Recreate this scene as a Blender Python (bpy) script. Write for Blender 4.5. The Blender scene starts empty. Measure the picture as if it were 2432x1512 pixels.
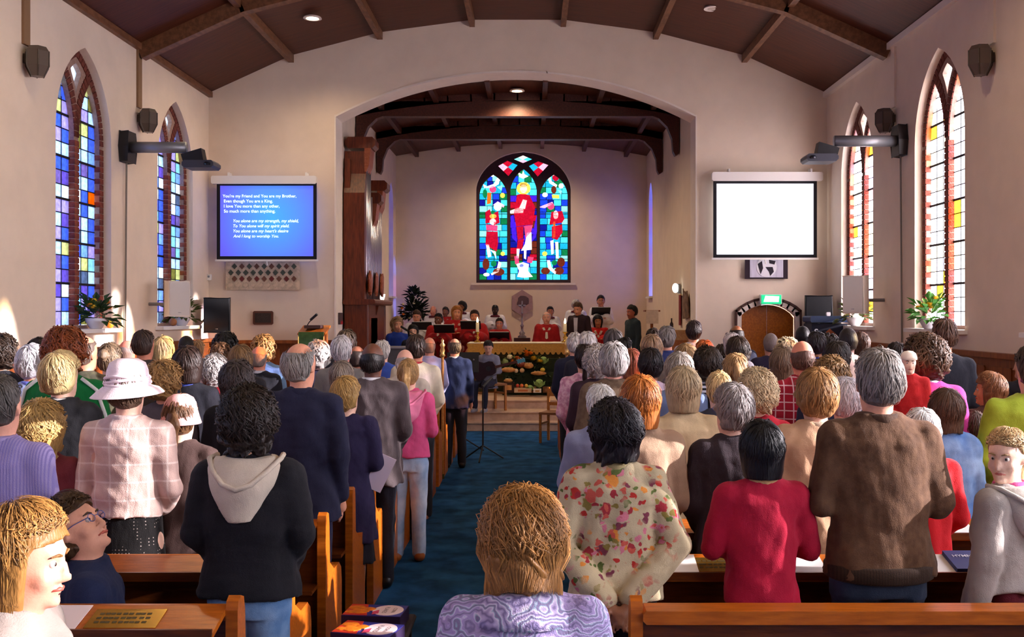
import bpy, math, random
import numpy as np
from mathutils import Vector, Matrix, Euler
from mathutils.geometry import tessellate_polygon

S = bpy.context.scene
COL = S.collection
rnd = random.Random(11)
PI = math.pi
F, CX, CY, H = 2360.0, 1268.0, 745.0, 2.0          # focal length in pixels, vanishing point, eye height

# ---------------------------------------------------------------- camera, world, sun, exposure
cam = bpy.data.objects.new('camera', bpy.data.cameras.new('camera'))
COL.objects.link(cam)
cam.location = (0, 0, H); cam.rotation_euler = (PI / 2, 0, 0)
cam.data.sensor_width = 36; cam.data.lens = F / 2432 * 36
cam.data.shift_x = (1216 - CX) / 2432; cam.data.shift_y = -(756 - CY) / 2432
cam.data.clip_start = 0.05; cam.data.clip_end = 200
S.camera = cam

world = bpy.data.worlds.new('sky'); S.world = world
world.use_nodes = True
bg = world.node_tree.nodes['Background']
bg.inputs[0].default_value = (0.62, 0.76, 1.0, 1); bg.inputs[1].default_value = 3.4

sun = bpy.data.objects.new('sun', bpy.data.lights.new('sun', 'SUN'))
COL.objects.link(sun)
sun.data.energy = 36.0; sun.data.angle = math.radians(0.9); sun.data.color = (1.0, 0.93, 0.82)
sun.rotation_euler = Vector((-0.96, 0.08, -0.25)).to_track_quat('-Z', 'Y').to_euler()

S.view_settings.view_transform = 'Standard'
S.view_settings.look = 'None'
S.view_settings.gamma = 1
S.view_settings.use_curve_mapping = False
S.view_settings.exposure = 0.58
S.cycles.max_bounces = 7; S.cycles.diffuse_bounces = 4; S.cycles.glossy_bounces = 2
S.cycles.transmission_bounces = 3; S.cycles.transparent_max_bounces = 6
S.cycles.caustics_reflective = False; S.cycles.caustics_refractive = False
S.cycles.sample_clamp_indirect = 6.0
S.cycles.use_denoising = True

# ---------------------------------------------------------------- helpers
def lin(c):
    if isinstance(c, str):
        c = [int(c[i:i + 2], 16) for i in (0, 2, 4)]
    return tuple(((v / 255) / 12.92 if v <= 10 else (((v / 255) + .055) / 1.055) ** 2.4) for v in c)

MATS = {}
def mat(name, col, rough=.65, metal=0., var=.0, vs=6., bump=0., bs=80., emit=0., spec=.4, stretch=(1, 1, 1), col2=None, sheen=0.):
    """Plain procedural surface: colour with noise variation and noise bump."""
    if name in MATS: return MATS[name]
    m = bpy.data.materials.new(name); m.use_nodes = True
    nt = m.node_tree; b = nt.nodes['Principled BSDF']
    c = lin(col)
    b.inputs['Base Color'].default_value = (*c, 1)
    b.inputs['Roughness'].default_value = rough; b.inputs['Metallic'].default_value = metal
    b.inputs['Specular IOR Level'].default_value = spec
    if sheen: b.inputs['Sheen Weight'].default_value = sheen
    if emit:
        b.inputs['Emission Color'].default_value = (*c, 1); b.inputs['Emission Strength'].default_value = emit
    if var or bump or col2:
        tc = nt.nodes.new('ShaderNodeTexCoord'); mp = nt.nodes.new('ShaderNodeMapping')
        mp.inputs['Scale'].default_value = stretch
        nt.links.new(tc.outputs['Object'], mp.inputs['Vector'])
        if var or col2:
            n = nt.nodes.new('ShaderNodeTexNoise'); n.inputs['Scale'].default_value = vs; n.inputs['Detail'].default_value = 4
            r = nt.nodes.new('ShaderNodeValToRGB')
            d = lin(col2) if col2 else tuple(v * (1 - var) for v in c)
            u = c if col2 else tuple(min(1, v * (1 + var)) for v in c)
            r.color_ramp.elements[0].position = .33; r.color_ramp.elements[1].position = .67
            r.color_ramp.elements[0].color = (*d, 1); r.color_ramp.elements[1].color = (*u, 1)
            nt.links.new(mp.outputs[0], n.inputs['Vector']); nt.links.new(n.outputs['Fac'], r.inputs[0])
            nt.links.new(r.outputs[0], b.inputs['Base Color'])
            if emit: nt.links.new(r.outputs[0], b.inputs['Emission Color'])
        if bump:
            n2 = nt.nodes.new('ShaderNodeTexNoise'); n2.inputs['Scale'].default_value = bs; n2.inputs['Detail'].default_value = 3
            bp = nt.nodes.new('ShaderNodeBump'); bp.inputs['Strength'].default_value = bump; bp.inputs['Distance'].default_value = .02
            nt.links.new(mp.outputs[0], n2.inputs['Vector']); nt.links.new(n2.outputs['Fac'], bp.inputs['Height'])
            nt.links.new(bp.outputs[0], b.inputs['Normal'])
    MATS[name] = m
    return m

def glass_mat(name, col, through=.55, glow=0.):
    """Stained glass: lets tinted light through and scatters part of it; glow adds emission as stand-in daylight."""
    if name in MATS: return MATS[name]
    m = bpy.data.materials.new(name); m.use_nodes = True
    nt = m.node_tree; nt.nodes.remove(nt.nodes['Principled BSDF'])
    out = nt.nodes['Material Output']
    c = (*lin(col), 1)
    tr = nt.nodes.new('ShaderNodeBsdfTransparent'); tl = nt.nodes.new('ShaderNodeBsdfTranslucent')
    mx = nt.nodes.new('ShaderNodeMixShader'); mx.inputs[0].default_value = 1 - through
    n = nt.nodes.new('ShaderNodeTexNoise'); n.inputs['Scale'].default_value = 22
    tc = nt.nodes.new('ShaderNodeTexCoord'); nt.links.new(tc.outputs['Object'], n.inputs['Vector'])
    r = nt.nodes.new('ShaderNodeValToRGB')
    r.color_ramp.elements[0].position = .3; r.color_ramp.elements[1].position = .7
    r.color_ramp.elements[0].color = tuple(v * .72 for v in c[:3]) + (1,); r.color_ramp.elements[1].color = c
    nt.links.new(n.outputs['Fac'], r.inputs[0])
    nt.links.new(r.outputs[0], tr.inputs[0]); nt.links.new(r.outputs[0], tl.inputs[0])
    nt.links.new(tr.outputs[0], mx.inputs[1]); nt.links.new(tl.outputs[0], mx.inputs[2])
    sh = mx
    if glow:                                              # emission added to the glass, standing in for daylight behind it
        em = nt.nodes.new('ShaderNodeEmission'); em.inputs[1].default_value = glow
        nt.links.new(r.outputs[0], em.inputs[0])
        sh = nt.nodes.new('ShaderNodeAddShader'); nt.links.new(mx.outputs[0], sh.inputs[0]); nt.links.new(em.outputs[0], sh.inputs[1])
    nt.links.new(sh.outputs[0], out.inputs[0])
    MATS[name] = m
    return m

def tag(o, label=None, cat=None, group=None, kind=None):
    if label: o['label'] = label
    if cat: o['category'] = cat
    if group: o['group'] = group
    if kind: o['kind'] = kind
    return o

def thing(name, label, cat, loc=(0, 0, 0), rz=0, group=None, kind=None):
    o = bpy.data.objects.new(name, None); COL.objects.link(o)
    o.location = loc; o.rotation_euler = (0, 0, rz); o.empty_display_size = .1
    return tag(o, label, cat, group, kind)

def link(name, me, parent=None):
    o = bpy.data.objects.new(name, me); COL.objects.link(o)
    if parent: o.parent = parent
    return o

def mesh_from(name, v, f, m=None, smooth=False):
    me = bpy.data.meshes.new(name)
    me.from_pydata([tuple(p) for p in v], [], [tuple(q) for q in f])
    if m: me.materials.append(m)
    if smooth: me.polygons.foreach_set('use_smooth', [True] * len(me.polygons))
    me.update()
    return me

class MB:
    """Collects shapes of one part and links them as one mesh."""
    def __init__(s): s.v = []; s.f = []
    def add(s, v, f):
        n = len(s.v); s.v += [tuple(p) for p in v]; s.f += [tuple(i + n for i in q) for q in f]; return s
    def box(s, c, d, rot=None):
        P = []
        for sx in (-1, 1):
            for sy in (-1, 1):
                for sz in (-1, 1):
                    p = Vector((sx * d[0] / 2, sy * d[1] / 2, sz * d[2] / 2))
                    if rot is not None: p = Euler(rot).to_matrix() @ p
                    P.append(p + Vector(c))
        return s.add(P, [(0, 1, 3, 2), (4, 6, 7, 5), (0, 4, 5, 1), (2, 3, 7, 6), (0, 2, 6, 4), (1, 5, 7, 3)])
    def bevbox(s, c, d, b=.01):
        x, y, z = d[0] / 2, d[1] / 2, d[2] / 2
        pr = [(-x + b, -z), (x - b, -z), (x, -z + b), (x, z - b), (x - b, z), (-x + b, z), (-x, z - b), (-x, -z + b)]
        return s.prism([(p + c[0], q + c[2]) for p, q in pr], 'y', c[1] - y, c[1] + y)
    def prism(s, poly, axis, lo, hi):
        def P(a, b, t): return (t, a, b) if axis == 'x' else (a, t, b) if axis == 'y' else (a, b, t)
        n = len(poly); v = [P(a, b, lo) for a, b in poly] + [P(a, b, hi) for a, b in poly]
        tri = tessellate_polygon([[Vector((a, b, 0)) for a, b in poly]])
        f = [tuple(t) for t in tri] + [tuple(i + n for i in reversed(t)) for t in tri]
        f += [(i, (i + 1) % n, (i + 1) % n + n, i + n) for i in range(n)]
        return s.add(v, f)
    def tube(s, path, r, n=8, cap=True):
        path = [Vector(p) for p in path]; m = len(path)
        rr = r if hasattr(r, '__len__') else [r] * m
        v = []; f = []; ref = None
        for i, p in enumerate(path):
            t = (path[min(i + 1, m - 1)] - path[max(i - 1, 0)]).normalized()
            if ref is None: ref = Vector((0, 0, 1)) if abs(t.z) < .9 else Vector((1, 0, 0))
            a = t.cross(ref).normalized(); b = t.cross(a).normalized(); ref = b.cross(t) if False else ref
            v += [p + (a * math.cos(2 * PI * k / n) + b * math.sin(2 * PI * k / n)) * rr[i] for k in range(n)]
        for i in range(m - 1):
            for k in range(n):
                f.append((i * n + k, i * n + (k + 1) % n, (i + 1) * n + (k + 1) % n, (i + 1) * n + k))
        if cap: f += [tuple(range(n - 1, -1, -1)), tuple(range((m - 1) * n, m * n))]
        return s.add(v, f)
    def lathe(s, prof, c=(0, 0, 0), n=16, sx=1, sy=1):
        v = []; f = []; m = len(prof)
        for r, z in prof:
            v += [(c[0] + r * sx * math.cos(2 * PI * k / n), c[1] + r * sy * math.sin(2 * PI * k / n), c[2] + z) for k in range(n)]
        for i in range(m - 1):
            for k in range(n):
                f.append((i * n + k, i * n + (k + 1) % n, (i + 1) * n + (k + 1) % n, (i + 1) * n + k))
        f += [tuple(range(n - 1, -1, -1)), tuple(range((m - 1) * n, m * n))]
        return s.add(v, f)
    def ball(s, c, r, n=10, m=7, noise=0., seed=0):
        rr = r if hasattr(r, '__len__') else (r, r, r); q = random.Random(seed)
        v = [(c[0], c[1], c[2] - rr[2])]; f = []
        for i in range(1, m):
            th = PI * i / m
            for k in range(n):
                j = 1 + noise * q.uniform(-1, 1)
                v.append((c[0] + rr[0] * math.sin(th) * math.cos(2 * PI * k / n) * j, c[1] + rr[1] * math.sin(th) * math.sin(2 * PI * k / n) * j, c[2] - rr[2] * math.cos(th) * j))
        v.append((c[0], c[1], c[2] + rr[2])); L = len(v) - 1
        for k in range(n):
            f.append((0, 1 + (k + 1) % n, 1 + k)); f.append((L, L - n + k, L - n + (k + 1) % n))
        for i in range(m - 2):
            for k in range(n):
                a = 1 + i * n; f.append((a + k, a + (k + 1) % n, a + n + (k + 1) % n, a + n + k))
        return s.add(v, f)
    def build(s, name, m, parent=None, world=False, smooth=False, bevel=0.):
        v = s.v
        if world and parent is not None:
            l = parent.location; v = [(p[0] - l[0], p[1] - l[1], p[2] - l[2]) for p in v]
        me = mesh_from(name, v, s.f, m, smooth)
        o = link(name, me, parent)
        if bevel:
            bv = o.modifiers.new('bevel', 'BEVEL'); bv.width = bevel; bv.segments = 2; bv.limit_method = 'ANGLE'
        return o

def at(px, py, D): return Vector(((px - CX) * D / F, D, H + (CY - py) * D / F))
def struct(o, label=None): return tag(o, label, None, None, 'structure')

def text_mesh(name, body, m, width=None, height=None, shear=0., offset=0.):
    """Lettering as a flat mesh in its own XZ plane, left-bottom at the origin."""
    cu = bpy.data.curves.new(name, 'FONT'); cu.body = body; cu.shear = shear; cu.offset = offset; cu.resolution_u = 3
    t = bpy.data.objects.new(name, cu); COL.objects.link(t)
    me = bpy.data.meshes.new_from_object(t.evaluated_get(bpy.context.evaluated_depsgraph_get()))
    bpy.data.objects.remove(t)
    co = np.array([v.co for v in me.vertices]); lo = co.min(0); hi = co.max(0)
    k = (width / (hi[0] - lo[0])) if width else (height / (hi[1] - lo[1]))
    for v in me.vertices: v.co = ((v.co.x - lo[0]) * k, 0, (v.co.y - lo[1]) * k)
    me.materials.clear(); me.materials.append(m); me.name = name
    return me, (hi[1] - lo[1]) * k

def wood_mat(name, col, col2, rough=.4, sc=3., stretch=(12, 1, 12), bump=.08):
    return mat(name, col, rough=rough, col2=col2, vs=sc, stretch=stretch, bump=bump, bs=sc * 5)

M_plaster = mat('cream_plaster', 'e6d3be', .85, var=.035, vs=3, bump=.12, bs=120)
M_soffit = mat('pale_plaster', 'ecdfd2', .8, var=.03, vs=4)
M_ceil = wood_mat('brown_ceiling_board', '582a15', '431d0e', .55, 2.2, (1, 14, 1), .12)
M_beam = wood_mat('beam_wood', '7d5236', '5e3a24', .5, 3, (6, 2, 6))
M_darkbeam = wood_mat('dark_beam_wood', '55281b', '3c1b12', .5, 3)
M_carpet = mat('blue_carpet', '225688', .95, var=.35, vs=5, bump=.5, bs=300, spec=.1)
M_step = mat('beige_step_carpet', 'c4a48c', .9, var=.12, vs=10, bump=.3, bs=200, spec=.15)
M_oak = wood_mat('honey_oak', 'b8691e', '98521a', .3, 3)
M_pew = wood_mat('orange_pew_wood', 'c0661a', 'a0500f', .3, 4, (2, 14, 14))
M_wains = wood_mat('wainscot_wood', '8e4f22', '703a17', .4, 3, (8, 8, 1))
M_organ = wood_mat('organ_mahogany', '6e2f16', '4d1d0e', .38, 3, (10, 10, 1.5))
M_brick = mat('red_brick', '7c3a2a', .85, var=.35, vs=14, bump=.3, bs=90)
M_brick2 = mat('brown_brick', '6a3226', .85, var=.35, vs=14, bump=.3, bs=90)
M_mortar = mat('lime_mortar', '9a7c6e', .9, var=.15, vs=30)
M_lead = mat('lead_came', '1c1c22', .6, .4)
M_white = mat('white_paint', 'f0ece6', .5)
M_black = mat('black_plastic', '16171c', .45)
M_grille = mat('black_grille', '0d0e12', .7, bump=.4, bs=400)
M_grey = mat('grey_metal', '8b8d92', .4, .5)
M_brass = mat('polished_brass', 'd8a84a', .25, .9, var=.15, vs=20)
M_gold = mat('gold_metal', 'd9b06a', .3, .8)
M_paper = mat('white_paper', 'f4f1ee', .7)
# ================================================================ the setting
XL, XR, YA, YB, YE = -5.50, 4.955, 16.8, -5.0, 24.3     # nave walls, arch wall, back wall, east wall
XC = (XL + XR) / 2
CLX, CRX = -3.37, 2.755                                 # chancel walls
SEC = [(-5.23, 5.73), (-3.83, 6.37), (-2.33, 6.76), (-.77, 6.97), (.77, 6.97), (2.33, 6.76), (3.83, 6.37), (5.23, 5.73)]
SEC = [(x + XC, z) for x, z in SEC]

def arc_pts(hw, zs, rise, n=10):
    """Pointed arch outline, left springing to right springing."""
    Rr = (rise * rise + hw * hw) / (2 * hw); c = Rr - hw
    tm = math.acos(c / Rr)
    l = [(c - Rr * math.cos(tm * i / n), zs + Rr * math.sin(tm * i / n)) for i in range(n + 1)]
    return l + [(-u, v) for u, v in reversed(l[:-1])]

def seg_arch(x0, x1, zs, rise, n=24):
    w = (x1 - x0) / 2; Rr = (w * w + rise * rise) / (2 * rise); a = math.asin(w / Rr); xm = (x0 + x1) / 2
    return [(xm + Rr * math.sin(-a + 2 * a * i / n), zs + rise - Rr + Rr * math.cos(-a + 2 * a * i / n)) for i in range(n + 1)]

def slab(name, outer, holes, mp, d, m, kind='structure'):
    """A wall with holes; mp maps (u, v, depth) to a point."""
    loops = [outer] + holes
    flat = [p for l in loops for p in l]; n = len(flat)
    tri = tessellate_polygon([[Vector((a, b, 0)) for a, b in l] for l in loops])
    v = [mp(a, b, 0) for a, b in flat] + [mp(a, b, d) for a, b in flat]
    f = [tuple(t) for t in tri] + [tuple(i + n for i in reversed(t)) for t in tri]
    k = 0
    for l in loops:
        m_ = len(l)
        f += [(k + i, k + (i + 1) % m_, k + (i + 1) % m_ + n, k + i + n) for i in range(m_)]
        k += m_
    o = link(name, mesh_from(name, v, f, m)); o['kind'] = kind
    return o

WYS = [15.27, 12.18, 9.08, 6.72, 4.36, 2.0, -.36, -2.72]     # nave window centres; unseen rear ones spaced to let sun onto near rows
WHW, WSILL, WSPR, WRISE = .75, 1.81, 4.16, 1.10
def win_hole(yc):
    return [(yc - WHW, WSILL)] + [(yc + u, v) for u, v in arc_pts(WHW, WSPR, WRISE)] + [(yc + WHW, WSILL)]

fl = MB().box(((XL + XR) / 2, (YB + YE) / 2, -.05), (XR - XL + .8, YE - YB + .8, .1)).build('floor', M_carpet); struct(fl)
side = [(YB, 0), (YA + .1, 0), (YA + .1, 5.73), (YB, 5.73)]
holes = [win_hole(y) for y in WYS]
slab('wall_left', side, holes, lambda u, v, d: (XL - d, u, v), .35, M_plaster)
slab('wall_right', side, holes, lambda u, v, d: (XR + d, u, v), .35, M_plaster)
slab('wall_back', [(XL, 0)] + SEC + [(XR, 0)], [], lambda u, v, d: (u, YB - d, v), .3, M_plaster)
arch = seg_arch(CLX, CRX, 5.35, .76)
# the door opening beside the chancel arch
DX0, DX1, DZ = (1758 - CX) * YA / F, (1890 - CX) * YA / F, H + (CY - 752) * YA / F
dtop = seg_arch(DX0, DX1, DZ, .22, 10)
slab('wall_front', [(XL, 0)] + SEC + [(XR, 0), (DX1, 0)] + list(reversed(dtop)) + [(DX0, 0), (CRX, 0)] + list(reversed(arch)) + [(CLX, 0)], [],
     lambda u, v, d: (u, YA + d, v), .55, M_plaster)
# chancel shell
side_l = [(23.1, 2.40), (23.1, 4.5)] + [(23.45 + u, v) for u, v in arc_pts(.35, 4.6, .5, 6)] + [(23.8, 4.5), (23.8, 2.40)]
cs = [(YA + .5, 0), (YE, 0), (YE, 5.86), (YA + .5, 5.86)]
slab('wall_chancel_left', cs, [side_l], lambda u, v, d: (CLX - d, u, v), .4, M_plaster)
slab('wall_chancel_right', cs, [side_l], lambda u, v, d: (CRX + d, u, v), .4, M_plaster)
EWX, EWW, EWS, EWSP, EWR = -.255, 1.16, 2.76, 5.05, .92     # east window centre, half width, sill, springing, rise
def flat_arch(hw, zs, rise, n=12):
    p = []
    for i in range(n + 1):                                  # four-centred outline
        t = i / n; a = t * PI / 2
        x = -hw * math.cos(a) ** .72 if t < 1 else 0
        p.append((x, zs + rise * (.80 * math.sin(a) ** 1.15 + .20 * t ** 2)))
    return p + [(-x, z) for x, z in reversed(p[:-1])]
ctop = seg_arch(CLX, CRX, 5.86, .30, 14)
slab('wall_east', [(CLX, 0)] + ctop + [(CRX, 0)], [[(EWX - EWW, EWS)] + [(EWX + x, z) for x, z in flat_arch(EWW, EWSP, EWR)] + [(EWX + EWW, EWS)]],
     lambda u, v, d: (u, YE + d, v), .4, M_plaster)

# ceilings
def curved_ceiling(name, pts, y0, y1, m, th=.12):
    v = []; f = []; n = len(pts)
    for y in (y0, y1):
        v += [(x, y, z) for x, z in pts] + [(x, y, z + th) for x, z in pts]
    for i in range(n - 1):
        f += [(i, i + 1, 2 * n + i + 1, 2 * n + i), (n + i, 3 * n + i, 3 * n + i + 1, n + i + 1), (i, n + i, n + i + 1, i + 1), (2 * n + i, 2 * n + i + 1, 3 * n + i + 1, 3 * n + i)]
    f += [(0, 2 * n, 3 * n, n), (n - 1, 2 * n - 1, 4 * n - 1, 3 * n - 1)]
    o = link(name, mesh_from(name, v, f, m)); return struct(o)
ceiling = curved_ceiling('ceiling', SEC, YB, YA + .1, M_ceil)
curved_ceiling('ceiling_chancel', ctop, YA + .4, YE + .1, mat('red_brown_ceiling', '57281a', .5, col2='3f1c12', vs=2, stretch=(12, 1, 1)))
tn = [0]
def trim(mb, m, bevel=0.):
    tn[0] += 1
    return struct(mb.build('trim_%d' % tn[0], m, bevel=bevel))
def along(pts, w, y, dep, wid):
    """A beam that follows the section polyline at depth y."""
    mb = MB()
    for (x0, z0), (x1, z1) in zip(pts[:-1], pts[1:]):
        a = math.atan2(z1 - z0, x1 - x0); L = math.hypot(x1 - x0, z1 - z0) + .03
        mb.box(((x0 + x1) / 2 + math.sin(a) * dep / 2, y, (z0 + z1) / 2 - math.cos(a) * dep / 2), (L, wid, dep), (0, -a, 0))
    return mb
for y in (13.84, 10.73, 7.62, 4.51):
    trim(along(SEC, 0, y, .20, .15), M_beam)
for x, z in SEC[1:-1]:
    trim(MB().box((x, (YB + YA) / 2, z - .06), (.09, YA - YB, .13)), M_beam)
for sx, x in ((1, XL), (-1, XR)):
    trim(MB().box((x + sx * .035, (YB + YA) / 2, 5.70), (.07, YA - YB, .09)), M_beam if sx > 0 else M_soffit)
# arch moulding round the chancel opening
def ring(pts, t, y0, y1, close=False):
    mb = MB()
    for (x0, z0), (x1, z1) in zip(pts[:-1], pts[1:]):
        a = math.atan2(z1 - z0, x1 - x0); L = math.hypot(x1 - x0, z1 - z0) + t * .3
        mb.box(((x0 + x1) / 2 + math.sin(a) * t / 2, (y0 + y1) / 2, (z0 + z1) / 2 - math.cos(a) * t / 2), (L, y1 - y0, t), (0, -a, 0))
    return mb
trim(ring(arch, .03, YA - .015, YA + .54), M_soffit)
for x, s in ((CLX, 1), (CRX, -1)):
    trim(MB().box((x + s * .012, YA + .26, 2.68), (.024, .56, 5.36)), M_soffit)
# chancel tie beams, braces and purlins
for y in (18.8, 21.26):
    mb = along([(x, z) for x, z in ctop], 0, y, .14, .2)
    mb.box(((CLX + CRX) / 2, y, 5.86), (CRX - CLX - .04, .2, .28))
    trim(mb, M_darkbeam)
    for x, s in ((CLX, 1), (CRX, -1)):
        pr = [(x + s * .02, 5.02), (x + s * .09, 4.98), (x + s * .13, 5.06), (x + s * .15, 5.3), (x + s * .24, 5.52), (x + s * .40, 5.68), (x + s * .58, 5.74), (x + s * .02, 5.76)]
        trim(MB().prism(pr, 'y', y - .09, y + .09), M_darkbeam)
for i in range(6):
    x = CLX + (CRX - CLX) * (i + .5) / 6
    z = 5.86 + .30 * (1 - ((i + .5) / 3 - 1) ** 2)
    trim(MB().box((x, (YA + .5 + YE) / 2, z - .06), (.09, YE - YA - .5, .12)), M_darkbeam)

# wainscot: board, rail and separate raised panels
def wainscot(name, x0, y0, x1, y1, z1, nrm, n):
    L = math.hypot(x1 - x0, y1 - y0); a = math.atan2(y1 - y0, x1 - x0)
    t = bpy.data.objects.new(name, None); COL.objects.link(t); struct(t)
    t.location = ((x0 + x1) / 2 + nrm[0] * .02, (y0 + y1) / 2 + nrm[1] * .02, 0); t.rotation_euler = (0, 0, a)
    s = 1 if (-math.sin(a) * nrm[0] + math.cos(a) * nrm[1]) > 0 else -1
    MB().box((0, 0, z1 / 2), (L, .036, z1)).build('board', M_wains, t)
    MB().bevbox((0, s * .025, z1 + .01), (L, .10, .055), .012).build('rail', M_wains, t)
    w = L / n; me = None
    for i in range(n):
        if me is None:
            o = MB().bevbox((0, s * .026, z1 - .42), (w * .78, .02, .62), .02).build('panel', M_wains, t); me = o
        else:
            o = me.copy(); COL.objects.link(o); o.parent = t
        o.location = (-L / 2 + w * (i + .5), 0, 0)
wainscot('wainscot_left', XL, YB, XL, YA, 1.55, (1, 0), 36)
wainscot('wainscot_right', XR, YB, XR, YA, 1.55, (-1, 0), 36)
wainscot('wainscot_front_left', XL, YA, CLX - .02, YA, 1.52, (0, -1), 5)
wainscot('wainscot_front_right', DX1 + .1, YA, XR, YA, 1.40, (0, -1), 1)

# chancel floor and steps
for i, (y, z) in enumerate(((16.95, .15), (17.25, .30), (17.85, .45))):
    y1 = YE if i == 2 else (17.25, 17.85)[i] + .1
    mb = MB().box(((CLX + CRX) / 2, (y + y1) / 2, z / 2), (CRX - CLX - .01, y1 - y, z)).box(((CLX + CRX) / 2, y + .0, z - .012), (CRX - CLX - .01, .05, .026))
    trim(mb, M_step, .006)

# ---------------------------------------------------------------- windows of the nave
GL = {k: glass_mat('glass_' + k, v, .5, .12) for k, v in dict(pale='e8eef4', ice='c8d8f0', sky='9cb6ea', blue='7088d4', violet='8c78bc', lilac='bcaede', mauve='9684b0',
      olive='9a9460', lemon='d0ce9c', aqua='a8d0dc', slate='7e889c', orange='e8841c').items()}
WARM = {k: glass_mat('clear_' + k, v, .66, 2.3) for k, v in dict(pale='f6f4fc', cream='f6ead2', lilac='e4daf4', amber='f2b43a', rose='e9c6cc').items()}  # sun-side glare put into the panes as strong added emission
JB, WF, WG = .10, .10, .175                              # brick jamb width, brick face depth, glass depth
def curve_lights():
    R1 = ((WRISE ** 2 + WHW ** 2) / (2 * WHW)) - JB
    c = (R1 + JB) - WHW
    hm = .06
    return c, R1, hm
LC, LR, LM = curve_lights()
def light_poly(n=10):
    """Left light: outline in (u, v)."""
    c2 = -LM - LR
    tm = math.acos(max(-1, min(1, (LC - c2) / (2 * LR))))
    le = [(LC - LR * math.cos(tm * i / n), WSPR + LR * math.sin(tm * i / n)) for i in range(n + 1)]
    ri = [(c2 + LR * math.cos(tm * i / n), WSPR + LR * math.sin(tm * i / n)) for i in range(n + 1)]
    return [(-WHW + JB, WSILL + .05)] + le + list(reversed(ri[:-1])) + [(-LM, WSILL + .05)]
def eye_poly():
    c2 = -LM - LR; R2 = LR + 2 * LM; top = math.sqrt(LR ** 2 - LC ** 2); bot = math.sqrt(max(0, R2 ** 2 - c2 ** 2))
    lft = []
    for i in range(13):
        v = bot + (top - bot) * i / 12
        hw = min(-(c2 + math.sqrt(max(0, R2 ** 2 - v * v))), -(LC - math.sqrt(max(0, LR ** 2 - v * v))))
        lft.append((-max(0, hw), WSPR + v))
    pl = lft + [(-u, v) for u, v in reversed(lft[1:-1])]
    cv = sum(p[1] for p in pl) / len(pl)
    return [(u * .55, cv + .04 + (v - cv) * .62) for u, v in pl]
def clip(poly, a, b, side):
    """Clip to u>=a, u<=b style half planes: axis a, limit b, keep sign side."""
    out = []
    for i in range(len(poly)):
        p, q = poly[i], poly[(i + 1) % len(poly)]
        dp, dq = (p[a] - b) * side, (q[a] - b) * side
        if dp >= 0: out.append(p)
        if dp * dq < 0:
            t = dp / (dp - dq); out.append(tuple(p[k] + (q[k] - p[k]) * t for k in (0, 1)))
    return out
brick_me = {}
def brick_mesh(key, d, m):
    if key not in brick_me:
        b = MB().box((0, 0, 0), d); brick_me[key] = mesh_from('brick', b.v, b.f, m)
    return brick_me[key]
wn = [0]
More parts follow.
